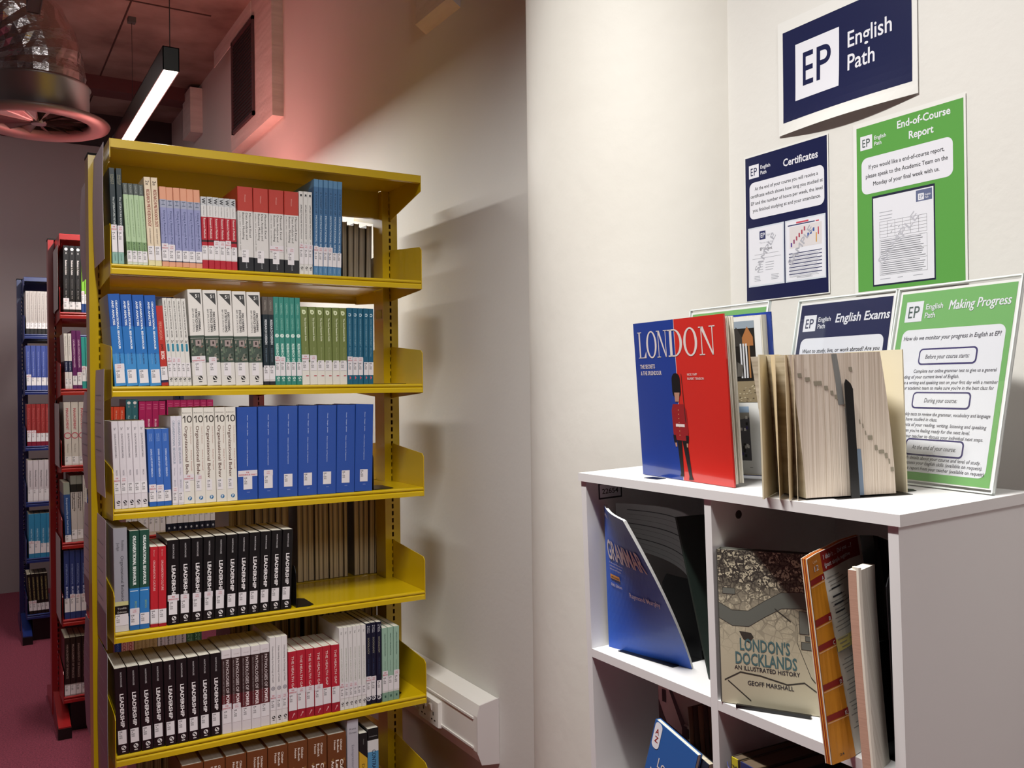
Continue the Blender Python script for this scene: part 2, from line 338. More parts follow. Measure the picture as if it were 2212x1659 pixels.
# ------------------------------------------------------------------ book kinds
# bands: (z0,z1,hex) fractions of height ; titles: (text, ztop, zbot, xc, capheight, hex, bold) ; 'U' items are upright
RED = 'b3202c'
K = {
 'teal_dark': dict(d='dark teal book', bands=[(0, .12, '86aca0'), (.12, 1, '18272b')], t=[('The LITERATURE REVIEW', .70, .38, .62, .30, 'c9d0cc', .01), ('MACHI', .93, .83, .66, .2, 'a09c7c', 0), ('McEVOY', .93, .83, .34, .2, 'a09c7c', 0), ('CORWIN', .10, .03, .5, .2, '3d5a52', 0)], lab=(.12, .34), tags='RD'),
 'green_journal': dict(d='thin green and grey book', bands=[(0, .12, 'c9d0c0'), (.12, .28, '7c9a6c'), (.28, .86, 'a9c29a'), (.86, 1, '4d5450')], t=[('SAGE', .98, .88, .5, .3, '9aa39a', 0), ('InterViews learning the craft of research', .80, .34, .6, .18, '5d7458', 0), ('Kvale', .27, .15, .5, .3, '2d4a2a', .01)], lab=(.03, .16), tags='----'),
 'cream_method': dict(d='cream book with red brown lettering', bands=[(0, .07, 'd8cfa0'), (.07, 1, 'dccbb0')], t=[('RESEARCH METHODOLOGY', .86, .44, .52, .48, '8c3a2a', .02), ('DAVID NUNAN BAILEY', .42, .24, .5, .2, '5a4a44', 0), ('2e', .96, .91, .5, .5, '4a3a34', .01)], lab=(.06, .22), tags='--', navy=1),
 'lavender': dict(d='lavender book with peach top', bands=[(0, .06, 'd59a7c'), (.06, .08, '2e3350'), (.08, .20, 'c8c6cc'), (.20, .74, '8c90b8'), (.74, .84, '9ca0b4'), (.84, 1, 'd89a7c')], t=[('Doing a Research Project', .70, .24, .60, .28, '34406c', .006), ('in Nursing', .66, .40, .25, .15, '6a6c94', 0), ('H', .83, .77, .5, .5, '5a6478', 0)], lab=(.07, .20), tags='RD----'),
 'redwhite': dict(d='small red and white book', bands=[(0, .12, 'ad2030'), (.12, .30, 'd8d4d0'), (.30, .37, 'ad2030'), (.37, .40, '3c1518'), (.40, .72, 'ad2030'), (.72, .88, 'd6d4d2'), (.88, 1, 'c2c4c6')], t=[('Research Methods', .70, .42, .55, .34, 'e8d8d4', .01), ('Uma Sekaran', .87, .74, .5, .2, '77706e', 0), ('W', .98, .90, .5, .6, '3c3c40', .03)], lab=(.13, .32), tags='--DDR-'),
 'excel': dict(d='thick white book with red top', bands=[(0, .16, '1d1f24'), (.16, .71, 'd2cfcc'), (.71, 1, 'b23a30')], t=[('Microsoft Excel', .69, .40, .80, .13, '34322f', .004), ('Data Analysis and', .69, .37, .58, .13, '34322f', .004), ('Business Modeling', .69, .37, .36, .13, '34322f', .004), ('(Office 2021 and Microsoft 365)', .69, .24, .14, .07, '5a5650', 0), ('Winston', .91, .82, .5, .09, 'e0a49a', 0), ('Microsoft', .12, .03, .52, .09, 'b9bcc0', 0)], lab=(.10, .25, .22, .66), tags='--RD'),
 'positive': dict(d='thin white book with black lettering', bands=[(0, 1, 'd6d4d0')], t=[('APPLIED POSITIVE PSYCHOLOGY', .84, .42, .5, .3, '25252a', .01), ('LOMAS', .39, .34, .5, .2, '3a3a3e', 0)], lab=(.12, .30), tags='RDD', logo='25252a', top='25252a'),
 'toolkit': dict(d='tall steel blue book', bands=[(0, .09, '4f7fa8'), (.09, .92, '3f6a94'), (.92, 1, '5a87ac')], t=[('A TOOLKIT OF', .87, .64, .52, .32, '16324e', .01), ('MOTIVATIONAL SKILLS', .62, .22, .52, .32, 'c4d4e0', .01), ('WILEY', .07, .02, .5, .2, 'a8c4da', 0)], lab=(.09, .24), tags='RDDD--'),
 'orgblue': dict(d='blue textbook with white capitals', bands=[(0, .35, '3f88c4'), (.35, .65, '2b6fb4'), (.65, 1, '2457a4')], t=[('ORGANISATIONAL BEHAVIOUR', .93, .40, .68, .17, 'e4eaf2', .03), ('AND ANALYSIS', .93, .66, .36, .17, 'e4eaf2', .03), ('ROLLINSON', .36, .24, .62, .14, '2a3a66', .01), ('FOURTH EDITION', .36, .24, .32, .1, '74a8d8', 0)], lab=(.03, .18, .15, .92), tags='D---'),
 'persuasion': dict(d='red book with pale label foot', bands=[(0, .04, 'a8302a'), (.04, .07, '2a2a4c'), (.07, .24, 'cdc8c8'), (.24, 1, 'b4332c')], t=[('PERSUASION', .80, .58, .45, .4, 'e09a84', .0), ('JAMES', .52, .44, .5, .3, '4a1814', .01), ('BORG', .43, .33, .5, .45, 'f0dcd4', .03)], lab=(.07, .24), tags='-'),
 'values': dict(d='thin white book with teal tab', bands=[(0, 1, 'd8d6d0')], t=[('VALUES & ETHICS IN SOCIAL WORK', .97, .55, .5, .32, '4a4846', .008), ('2e', .52, .49, .5, .5, '3a3836', .01)], lab=(.10, .26), tags='RDD--', logo='222224', tab=('2f7f96', .39, .48), tab2=('b03040', .28, .37)),
 'stats': dict(d='thick white book with dark triangle', bands=[(0, .24, 'd8d5cf'), (.24, .52, '46534a'), (.52, 1, 'dedbd5')], t=[('DISCOVERING', .77, .57, .72, .15, '26262a', .03), ('STATISTICS USING', .80, .56, .52, .15, '26262a', .03), ('IBM SPSS STATISTICS', .80, .56, .30, .12, '48484a', .0)], lab=(.10, .24, .2, .72), tags='RD---', logo='1c1c1e', tri=1, pic=1),
 'rdesign_black': dict(d='black book with grey top', bands=[(0, .04, '1c1c22'), (.04, .06, 'cfcac8'), (.06, .20, 'd4d0cc'), (.20, .80, '14232c'), (.80, 1, '5a534e')], t=[('RESEARCH DESIGN', .74, .46, .55, .36, 'd8dce0', .02), ('CRESWELL', .96, .84, .5, .3, 'a49c92', 0), ('THIRD EDITION', .42, .26, .5, .22, '6f8494', 0)], lab=(.06, .22), tags='--'),
 'rdesign_teal': dict(d='sea green book with round badge', bands=[(0, .09, '2f7e70'), (.09, 1, '348477')], t=[('CRESWELL', .93, .80, .5, .30, '9ccabc', 0), ('CRESWELL', .76, .62, .5, .30, '8cc0b0', 0), ('RESEARCH DESIGN', .47, .20, .5, .42, 'cfe6dc', .03)], lab=(.10, .26), tags='RD---', badge='cfe0d8', logo='cfe0d8'),
 'olive': dict(d='olive green book', bands=[(0, .29, 'dcd9d0'), (.29, 1, '6e7a42')], t=[('The Good Research Guide', .86, .56, .62, .20, 'e2e6c8', .02), ('Martyn Denscombe', .48, .30, .58, .14, 'a8b07c', 0), ('for small scale projects', .86, .74, .34, .1, 'a8b07c', 0)], lab=(.18, .29, .05, .9), tags='RD----', dmark='d4dcb4', redtab=1),
 'project_teal': dict(d='deep teal blue book', bands=[(0, .12, '1f5f78'), (.12, 1, '1f5c78')], t=[('DOING YOUR RESEARCH PROJECT', .86, .50, .5, .26, '8fb8c8', .0), ('Bell & Waters', .48, .36, .5, .22, '8fb8c8', 0)], lab=(.12, .29), tags='RDD--', cmark='c4d8e0', redlogo=1),
 'qual_white': dict(d='white book with small grey lettering', bands=[(0, 1, 'd6d0d4')], t=[('QUALITATIVE RESEARCHING', .86, .58, .5, .26, '5c5860', .0), ('MASON', .44, .38, .5, .26, '8a8690', 0), ('2e', .93, .90, .5, .3, '56525a', 0)], lab=(.17, .28), tags='RD---', logo='1e1c20'),
 'deluxe_blue': dict(d='mid blue short book', bands=[(0, .06, '2f62b0'), (.06, .18, 'd0cfd4'), (.18, 1, '3a66b4')], t=[('DOING CASE STUDY RESEARCH', .74, .38, .5, .22, 'c6d4f0', .02), ('HANCOCK', .94, .84, .58, .2, '90aee0', 0), ('ALGOZZINE', .94, .84, .34, .16, '90aee0', 0)], lab=(.06, .20), tags='RD-'),
 'ob_pale': dict(d='pale book with grey blue lettering', bands=[(0, 1, 'd4d0d8')], t=[('ORGANISATIONAL BEHAVIOUR', .95, .46, .5, .40, '8a98a8', .004), ('Third Edition', .42, .33, .5, .2, 'a4a4b0', 0), ('BROOKS', .28, .19, .5, .3, '9a9aa8', 0)], lab=(.02, .14), tags='D-'),
 'ob_ten': dict(d='cream book with large lettering', bands=[(0, 1, 'dedad0')], t=[('Organizational Behav', .81, .26, .38, .28, '5c3d34', .012), ('David A. Buchanan', .80, .62, .80, .12, 'b08c80', 0), ('Andrzej A. Huczynski', .56, .34, .80, .12, 'b0786c', 0)], up=[('Edition', .94, .08, .85, .014, '77706a', .0), ('0', .845, .46, .94, .072, '3c3532', .0)], one=1, lab=(.13, .24, .1, .6), tags='RD---', bluelogo=1),
 'culture_blue': dict(d='very thick plain blue book', bands=[(0, 1, '2a4fa0')], t=[('House · Hanges · Javidan', .91, .69, .52, .045, 'c4d2f0', .01), ('Culture, Leadership, and Organizations', .65, .36, .50, .045, 'c4d2f0', .01)], lab=(.11, .25, .28, .72), tags='RD-----', hard=1, up=[('SAGE', .075, .45, .60, .008, 'a8b8e0', 0)]),
 'robbins': dict(d='worn silver grey thick book', bands=[(0, .14, 'd2cfca'), (.14, .25, '141414'), (.25, .29, 'c8c48a'), (.29, 1, '9a9aa2')], t=[('Organizational Behavior', .73, .29, .60, .22, '3a3a40', .0), ('Robbins', .88, .78, .66, .18, '55555c', 0), ('Judge', .86, .78, .33, .18, '55555c', 0)], up=[('Twelfth', .215, .2, .85, .016, 'c8c6be', 0), ('Edition', .18, .2, .85, .016, 'c8c6be', 0)], lab=(.06, .14), tags='-'),
 'ob_green': dict(d='dark green book with blue foot', bands=[(0, .05, '2a6aa8'), (.05, .42, '2f78b8'), (.42, 1, '21493c')], t=[('ORGANISATIONAL BEHAVIOUR', .95, .45, .5, .32, 'e6ece8', .03), ('BROOKS', .29, .21, .62, .2, '8cb474', 0)], lab=(.05, .14), tags='D-', whiteline=1),
 'org_culture': dict(d='plain red book', bands=[(0, .04, '9c1f28'), (.04, .22, 'd6d0ce'), (.22, 1, 'b8242e')], t=[('ORGANISATION CULTURE', .83, .45, .5, .26, 'e6b4b0', .01), ('Brown', .96, .88, .5, .2, 'd88c88', 0)], lab=(.05, .22), tags='--'),
 'leadership': dict(d='black book with white capitals', bands=[(0, 1, '0c0b0d')], t=[('LEADERSHIP', .70, .31, .53, .30, 'e8e4e4', .03), ('NORTHOUSE', .95, .78, .53, .13, 'c0bcbe', .008)], lab=(.12, .28, .12, .82), tags='RDDDD------', logo='dcd8d8', lsmall=1),
 'pathologies': dict(d='dark brown and white book', bands=[(0, .28, 'd6d0d2'), (.28, .46, '5a2024'), (.46, .90, '33201f'), (.90, 1, 'd8d2d4')], t=[('PATHOLOGIES OF', .88, .48, .60, .30, 'd8cccc', .01), ('POWER', .46, .29, .60, .34, 'ecdede', .03), ('HEALTH, HUMAN RIGHTS, AND THE NEW WAR ON THE POOR', .87, .30, .20, .12, 'a89c9c', 0), ], up=[('FARMER', .935, .25, .8, .010, 'b09c9c', 0)], lab=(.12, .28, .1, .9), tags='RD---'),
 'understanding': dict(d='white book with grey disc', bands=[(0, 1, 'dcd8d8')], t=[('Understanding the Sociology of Health', .90, .48, .5, .25, '6c686c', 0)], lab=(.16, .28), tags='RDD', logo='1c1a1c', grey=1),
 'health_gap': dict(d='red book with white label', bands=[(0, .14, '9c1c2c'), (.14, 1, 'b01e30')], t=[('THE HEALTH GAP', .93, .42, .5, .26, 'e8ccc8', .01)], lab=(.14, .38, .02, .95), tags='RDDD--', pen=1),
 'sociology_white': dict(d='slim white book with pale lettering', bands=[(0, 1, 'dad8d6')], t=[('SOCIOLOGY of HEALTH and ILLNESS', .75, .34, .5, .26, '96a08c', .0), ('5e', .95, .92, .5, .3, '5a5a58', 0)], lab=(.14, .26), tags='RDDD--', logo='1c1a1c'),
 'sociology_navy': dict(d='navy book with white label', bands=[(0, .08, '10122a'), (.08, 1, '11142c')], t=[('SOCIOLOGY', .82, .62, .5, .3, 'a8a48c', .0), ('Taylor', .97, .88, .66, .2, 'c0c0c8', .01), ('& Field', .97, .88, .34, .2, 'c0c0c8', .01), ('OF HEALTH', .56, .36, .5, .2, '34466c', 0)], lab=(.10, .28), tags='RD-', ring='d4d4d8'),
 'sage': dict(d='sage green book', bands=[(0, .12, '7c9c88'), (.12, .33, 'd2d2cc'), (.33, 1, '94b4a0')], t=[('HEALTH PROMOTION', .92, .62, .5, .2, '34504a', .004), ('Hubley & Copeman', .55, .40, .5, .15, '5c7a70', 0)], lab=(.14, .34), tags='R-D', sq=1),
 'chhokar': dict(d='thick brown book with gilt mottling', bands=[(0, 1, '6a3c1c')], t=[('Chhokar', .93, .80, .72, .10, 'e8dcd0', .02), ('Brodbeck', .93, .78, .55, .10, 'e8dcd0', .02), ('House', .93, .82, .38, .10, 'e8dcd0', .02), ('Culture and', .70, .30, .74, .16, 'f0e8dc', .03), ('Leadership', .70, .30, .50, .16, 'f0e8dc', .03), ('Across the World', .70, .25, .26, .14, 'f0e8dc', .03)], lab=(.03, .14), tags='--------', hard=1, mottle=1),
 'katz': dict(d='light grey book', bands=[(0, 1, 'b4b2ba')], t=[('Entrepreneurial Small Business', .74, .2, .5, .22, '7c7c88', .0)], up=[('Katz', .90, .2, .8, .018, '56565e', 0), ('Green', .86, .15, .85, .018, '56565e', 0)], lab=(.03, .14), tags='-'),
 'discrete': dict(d='black and yellow book', bands=[(0, .78, 'c8a02c'), (.78, 1, '18181a')], t=[('DISCRETE', .62, .3, .45, .32, '5a4a20', .0), ('TOM FRAGO', .93, .86, .5, .1, '90908c', 0)], lab=(.03, .14), tags='-', diag=1),
 'contract': dict(d='black white and blue book', bands=[(0, .72, '4f8cb4'), (.72, .86, 'd2d2d0'), (.86, 1, '141416')], t=[('CONTRACT LAW', .74, .3, .55, .34, '1a3048', .01)], up=[('McKENDRICK', .90, .12, .88, .010, 'a8a8a8', 0)], lab=(.03, .14), tags='-'),
 'action': dict(d='black book with white dot', bands=[(0, .04, '101012'), (.04, .12, 'd0c8c8'), (.12, 1, '101014')], t=[('Business in Action', .78, .56, .5, .3, 'd8d0d0', .02), ('Courtland', .50, .36, .5, .14, '8c8688', 0), ('Bovée Thill', .32, .20, .5, .18, 'b8b0b0', 0)], lab=(.05, .14), tags='D--', dot=1),
 'green_red': dict(d='lime green and white book', bands=[(0, .15, '24427c'), (.15, .32, 'd4ccca'), (.32, .9, '7cb43c'), (.9, 1, 'c0304c')], t=[], lab=(.15, .30), tags='R-'),
 'white_navy': dict(d='white and navy book', bands=[(0, .30, 'd4ccca'), (.30, .5, '1e2444'), (.5, 1, 'd2ccc6')], t=[('Managerial Economics', .95, .60, .5, .25, '6a6460', 0), ('GLOBAL', .48, .32, .5, .3, 'b8bccc', .01)], lab=(.04, .18), tags='--'),
 'purple': dict(d='purple book', bands=[(0, 1, '5c2058')], t=[('DEVELOPING MANAGER', .84, .36, .5, .3, 'd4b8cc', .01)], lab=(.06, .22), tags='-D', white_sq=1),
 'teal_lean': dict(d='turquoise book', bands=[(0, 1, '2f9088')], t=[('BUSINESS', .4, .2, .5, .3, '18484c', .01)], lab=(.14, .36), tags='RD-'),
 'management': dict(d='white book with red lettering', bands=[(0, .14, 'd2ccc4'), (.14, 1, 'c4bcb4')], t=[('MANAGEMENT', .90, .56, .5, .36, 'b0384c', .01), ('Thomas Bateman', .34, .2, .5, .15, '4c4440', 0)], lab=(.02, .14), tags='---', redarc=1),
 'orange_small': dict(d='orange red book', bands=[(0, 1, 'c8442c')], t=[('HR Strategy', .93, .75, .5, .22, 'e8b4a0', .01)], lab=(.06, .2), tags='---'),
 'teal_heart': dict(d='slate teal book with white mark', bands=[(0, 1, '2f6470')], t=[('Retail Marketing', .74, .5, .5, .3, 'b4ccd0', .01)], lab=(.06, .2), tags='--', dot=1),
 'business_pink': dict(d='magenta book with white capitals', bands=[(0, 1, 'a8205c')], t=[('BUSINESS RESEARCH', .70, .20, .5, .26, 'ecc4d4', .03)], lab=(.04, .18), tags='----', lines='d880a4'),
 'business_pink_b': dict(d='magenta book behind pale volumes', bands=[(0, 1, 'a8205c')], t=[('BUSINESS RESEARCH', .70, .20, .5, .26, 'ecc4d4', .03)], lab=(.04, .18), tags='-------', lines='d880a4'),
 'ship_blue': dict(d='steel blue book with pale top', bands=[(0, .10, 'd0ccca'), (.10, .80, '2c4c80'), (.80, 1, '8c9084')], t=[('Entrepreneurship and Small Business', .74, .14, .5, .26, 'b8c4d8', .01)], lab=(.0, .10), tags='-'),
 'ship_grey': dict(d='grey and black book', bands=[(0, .75, 'b8b0ac'), (.75, .87, '1c1c1c'), (.87, 1, '7c7c74')], t=[('Entrepreneurship', .74, .46, .66, .26, '2c2828', .02), ('small business', .74, .5, .34, .26, '2c2828', .02)], lab=(.04, .18), tags='--'),
 'ship_white': dict(d='cream slim book', bands=[(0, 1, 'c8c2bc')], t=[('AND SMALL BUSINESS', .85, .5, .5, .3, '908884', 0)], lab=(.04, .2), tags='-'),
 'intl': dict(d='royal blue book with paper label', bands=[(0, 1, '28366c')], t=[('INTERNATIONAL', .80, .50, .5, .3, '8c9cc4', .0), ('BUSINESS', .47, .24, .5, .3, 'c0c8e4', .02)], lab=(.10, .30), tags='-RDD'),
 'finance': dict(d='black brown book with grey capitals', bands=[(0, .2, 'a89c9c'), (.2, 1, '1e1210')], t=[('MANAGEMENT OF FINANCE', .88, .30, .5, .34, 'a48c84', .0)], lab=(.02, .18), tags='----'),
 'grey_thin': dict(d='pale grey slim book', bands=[(0, .12, '141418'), (.12, 1, 'b4aca8')], t=[('Organizational change and innovation', .95, .30, .6, .25, '54504e', 0)], lab=(.13, .26), tags='------'),
 'blue_back': dict(d='periwinkle blue book', bands=[(0, 1, '3c4c90')], t=[('Financial Accounting and Reporting', .86, .32, .5, .2, 'a4b0dc', 0)], lab=(.10, .28), tags='R----'),
 'red_back': dict(d='brick red book', bands=[(0, .10, '7c2034'), (.10, 1, '8c2c2c')], t=[('Marketing in Practice', .90, .36, .5, .4, 'b4605c', 0)], lab=(.10, .30), tags='RR---'),
 'white_back': dict(d='white slim book', bands=[(0, 1, 'c8c0c4')], t=[('Advertising and Promotion', .76, .36, .5, .24, '3c383c', .01), ('Pride', .25, .2, .5, .2, '3c383c', 0)], lab=(.03, .3), tags='----'),
 'sky_back': dict(d='sky blue book', bands=[(0, 1, '2f7ca4')], t=[('MARKETING THEORY', .66, .30, .5, .26, 'b0d4e4', .01)], lab=(.10, .32), tags='RD--'),
 'black_back': dict(d='black book with gold lettering', bands=[(0, 1, '141210')], t=[('CORPORATE FINANCE', .92, .34, .5, .34, 'a0905c', .01)], lab=(.08, .26), tags='RR---'),
 'blank_white': dict(d='white book with stacked paper labels', bands=[(0, 1, 'd2ccbc')], t=[], lab=(.06, .30), tags='-'),
 'dark_foot': dict(d='white and navy footed book', bands=[(0, .17, '14182a'), (.17, .5, 'd0cbc0'), (.5, 1, 'c4bfb4')], t=[], lab=(.17, .38), tags='-', dotlow=1),
 'r_blue': dict(d='dark blue book', bands=[(0, 1, '1c3a7c')], t=[('ACCOUNTING', .95, .5, .5, .3, '7c98d0', 0)], lab=(.05, .2), tags='-'),
 'r_acc': dict(d='pink and red book', bands=[(0, 1, 'd09c94')], t=[('ACCOUNTING', .96, .35, .45, .5, '9c2830', .02)], lab=(.05, .2), tags='-'),
 'r_tan': dict(d='tan book', bands=[(0, 1, 'b49c6c')], t=[('Auditing', .94, .6, .5, .3, '84703c', 0)], lab=(.05, .2), tags='-'),
 'r_white': dict(d='white book with black lettering', bands=[(0, 1, 'd2ccd0')], t=[('Marketing', .9, .6, .5, .3, '2c282c', .01)], lab=(.05, .2), tags='-'),
 'r_green': dict(d='green striped book', bands=[(0, 1, '3c6848')], t=[('MATHEMATICS', .95, .4, .6, .24, '9cc4a0', 0), ('STATISTICS', .95, .4, .25, .24, '9cc4a0', 0)], lab=(.05, .2), tags='-'),
}
BM = {}
def spineT(t, h):  # frame on the spine: x to the right, y up, normal to -Y
    return Matrix(((1, 0, 0, 0), (0, 0, -1, -.0002), (0, 1, 0, 0), (0, 0, 0, 1)))
def downT(xc, ztop):  # text running downwards: text x -> -z, text y -> +x
    return Matrix(((0, 1, 0, xc), (0, 0, -1, -.00025), (-1, 0, 0, ztop), (0, 0, 0, 1)))
def book_meshes(kind, t, h, d, pg):
    k = (kind, round(t, 4), round(h, 3), round(d, 3), pg)
    if k in BM: return BM[k]
    s = K[kind]; c = .0028 if s.get('hard') else .0007; ch = min(.0012, t*.12)
    out = {}
    b = MB()
    prof = [(0, d), (0, ch), (ch, 0), (t-ch, 0), (t, ch), (t, d), (t-c, d), (t-c, c+ch), (c, c+ch), (c, d)]
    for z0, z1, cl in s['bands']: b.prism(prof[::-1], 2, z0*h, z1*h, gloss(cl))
    out['cover'] = b.data('cover')
    ov = .003 if s.get('hard') else .0006
    out['page_block'] = MB().box((c, c+ch, ov), (t-c, d-.004, h-ov), pg).data('page_block')
    b = MB(); S = spineT(t, h)
    for (tx, z1, z0, xc, xh, cl, bo) in s['t']:
        vs, fs = glyphs(tx, bo)
        text(b, downT(xc*t-xh*t/2, z1*h), tx, 0, 0, (z1-z0)*h, xh*t, ink(cl), bo)
    for (tx, zb, xa, xb, hh, cl, bo) in s.get('up', []):
        text(b, S, tx, xa*t, zb*h, (xb-xa)*t, hh*h if hh > .02 else hh*h, ink(cl), bo)
    cx = t/2
    if s.get('logo'):
        zc = .075*h; r = min(t*.28, .006); m = ink(s['logo'])
        b.ring(S, cx*1.1, zc, r, r, r*.0, r*.0, m, 16); i2 = ink(s['bands'][0][2])
        b.disc(S, cx*1.1-r*.3, zc+r*.3, r*.33, r*.4, i2, 10, .0002); b.disc(S, cx*1.1+r*.3, zc-r*.3, r*.33, r*.4, i2, 10, .0002)
        b.rect(S, cx*1.1-r*.7, zc-r*1.9, cx*1.1+r*.7, zc-r*1.5, m)
    if s.get('top'): b.poly(S, [(cx-t*.2, .93*h), (cx+t*.2, .965*h), (cx+t*.2, .93*h), (cx-t*.2, .965*h)], ink(s['top'])); b.rect(S, cx-t*.1, .945*h, cx+t*.1, .95*h, ink(s['top']))
    if s.get('tab'): b.rrect(S, cx-t*.25, s['tab'][1]*h, cx+t*.25, s['tab'][2]*h, t*.2, ink(s['tab'][0]), 0, 4)
    if s.get('tri'):
        b.poly(S, [(t*.10, .965*h), (t*.90, .84*h), (t*.88, .965*h)], ink('3a3a3a')); text(b, S, '5', t*.52, .915*h, t*.14, .034*h, ink('e4e2de'), .02, .0002); b.rect(S, t*.72, .915*h, t*.80, .95*h, ink('8c8c8a'), .0002)
    if s.get('pic'):
        for q in range(26):
            x = R.uniform(.04, .8); z = R.uniform(.25, .48); w_ = R.uniform(.08, .22); z2 = R.uniform(.01, .05)
            b.poly(S, [(x*t, z*h), (min(x+w_, .97)*t, (z+R.uniform(-.01, .01))*h), (min(x+w_*.9, .97)*t, (z+z2)*h), ((x+.02)*t, (z+z2*.8)*h)], ink(R.choice(['20241f', '5f6f5c', '77776a', '2e3a2e', '8c5c50', '9c9084', '3c4a40'])), .0001+q*.00001)
        b.rect(S, t*.01, .488*h, t*.98, .492*h, ink('b4b4ac'), .0004); b.rect(S, t*.35, .41*h, t*.75, .475*h, ink('9c8c88'), .0005); b.rect(S, t*.5, .43*h, t*.62, .46*h, ink('2c2422'), .0006)
    if s.get('badge'): b.disc(S, cx, .56*h, t*.36, t*.36, ink(s['badge']), 18); b.poly(S, [(cx-t*.1, .55*h), (cx+t*.12, .565*h), (cx+t*.08, .572*h)], ink('2f7e70'), .0002)
    if s.get('dmark'): b.ring(S, cx*.95, .93*h, t*.26, t*.30, t*.08, t*.10, ink(s['dmark']), 16); b.rect(S, cx*.95-t*.26, .93*h, cx*.95-t*.1, .93*h+t*.3, ink(s['dmark']))
    if s.get('redtab'): b.rect(S, t*.5, .105*h, t*.86, .118*h, ink('b03c48'))
    if s.get('cmark'): b.ring(S, cx, .91*h, t*.28, t*.30, t*.14, t*.16, ink(s['cmark']), 16); b.rect(S, cx-t*.3, .905*h, cx-t*.05, .918*h, ink(s['bands'][1][2]), .0002)
    if s.get('redlogo'): b.poly(S, [(cx-t*.1, .06*h), (cx+t*.2, .085*h), (cx-t*.1, .11*h)], ink('d05868'))
    if s.get('one'): b.poly(S, [(t*.24, .845*h), (t*.33, .845*h), (t*.33, .917*h), (t*.24, .917*h), (t*.08, .900*h), (t*.08, .888*h), (t*.24, .901*h)], ink('3c3532'))
    if s.get('bluelogo'): b.disc(S, cx*1.1, .055*h, t*.19, t*.19, ink('2c6c9c'), 18); text(b, S, 'P', cx*1.1-t*.07, .042*h, t*.14, .026*h, ink('e8ecf0'), .02, .0002)
    if s.get('whiteline'): b.rect(S, t*.05, .39*h, t*.85, .397*h, ink('cfe0ec'))
    if s.get('grey'): b.disc(S, cx, .41*h, t*.36, t*.36, ink('98949a'), 18); b.ring(S, cx, .41*h, t*.22, t*.22, t*.12, t*.12, ink('bcb8bc'), 14, .0002)
    if s.get('pen'): b.poly(S, [(t*.35, .035*h), (t*.42, .035*h), (t*.72, .10*h), (t*.62, .10*h)], ink('dca0a4')); b.ring(S, t*.62, .085*h, t*.1, t*.1, t*.06, t*.06, ink('dca0a4'), 10)
    if s.get('ring'): b.ring(S, cx, .075*h, t*.42, .03*h, t*.30, .021*h, ink(s['ring']), 20); b.ring(S, cx+t*.1, .075*h, t*.2, .018*h, t*.12, .01*h, ink(s['ring']), 16)
    if s.get('sq'): b.rect(S, cx-t*.14, .05*h, cx+t*.14, .08*h, ink('34584c'))
    if s.get('diag'): b.poly(S, [(0, .78*h), (t, .68*h), (t, .781*h)], gloss('18181a'))
    if s.get('mottle'):
        for q in range(26):
            x = R.uniform(.04, .8)*t; z = R.uniform(.2, .72)*h; q2 = R.uniform(.06, .2)*t
            b.poly(S, [(x, z), (min(x+q2, .98*t), z+q2*.1), (min(x+q2*.8, .98*t), z+q2), (x+q2*.2, z+q2*.7)], ink(R.choice(['8c6434', 'a88048', '543014', '44260f'])), -.00035+q*.00001)
    if s.get('dot'): b.disc(S, cx, .945*h, t*.28, t*.28, ink('e0d8d8'), 14); b.rect(S, cx-t*.1, .87*h, cx+t*.1, .90*h, ink('8c8888'))
    if s.get('dotlow'): b.disc(S, cx, .09*h, t*.18, t*.22, ink('b8bcc4'), 10)
    if s.get('lines'):
        for z in (.94, .90, .87): b.rect(S, cx-t*.3, z*h, cx+t*.3, (z+.006)*h, ink(s['lines']))
    if s.get('redarc'): b.ring(S, cx, .47*h, t*.5, .05*h, t*.40, .038*h, ink('b0344c'), 22)
    if b.v: out['spine_lettering'] = b.data('spine_lettering')
    BM[k] = out; return out
LM = {}
def label_mesh(kind, t, h, tg):
    k = (kind, round(t, 4), round(h, 3), tg)
    if k in LM: return LM[k]
    s = K[kind]; l = s['lab']; z0, z1 = l[0]*h, l[1]*h; xa, xb = (l[2], l[3]) if len(l) > 2 else (.04, .96)
    z1 = max(z1, z0+.030); S = spineT(t, h); b = MB(); wm = mat('dedadc', .6)
    S = S @ T3((0, 0, .0003))
    x0, x1 = xa*t, xb*t; b.rect(S, x0, z0, x1, z1, wm)
    dkk = ink('2c2a2e'); ww = min(x1-x0, .016)
    for i, tx in enumerate(('658', '.4', 'NOR', '2022')):
        text(b, S, tx, x0+ww*.14, z1-.0062-i*.0052, ww*(.5 if i != 1 else .2), .0034, dkk, .015, .0002)
    if tg == 'R':
        b.rect(S, min(x0, .02*t), z1, max(x1, .98*t), z1+.017, mat('d8d2d6', .6), .0001)
        text(b, S, 'FOR', t/2, z1+.0095, min(t*.4, .008), .0035, ink('b82c3c'), .02, .0003, 'C'); text(b, S, 'REFERENCE ONLY', t/2, z1+.003, t*.9, .0035, ink('b82c3c'), .02, .0003, 'C')
    if tg == 'D':
        b.rrect(S, x0-.0006, z1-.002, x1+.0006, z1+.015, .002, mat('d8d2d6', .6), .0001, 3)
        text(b, S, '7 DAY', t/2, z1+.0082, min(t*.5, .009), .0028, ink('c04c58'), .01, .0003, 'C'); text(b, S, 'BOOK', t/2, z1+.0035, min(t*.5, .009), .0028, ink('c04c58'), .01, .0003, 'C')
    LM[k] = b.data('shelf_label'); return LM[k]
SHN = ['first', 'second', 'third', 'fourth', 'fifth', 'sixth']
RK = {'y': (YY, 'yellow'), 'r': (4.25, 'red'), 'b': (5.93, 'blue')}
HID = 0
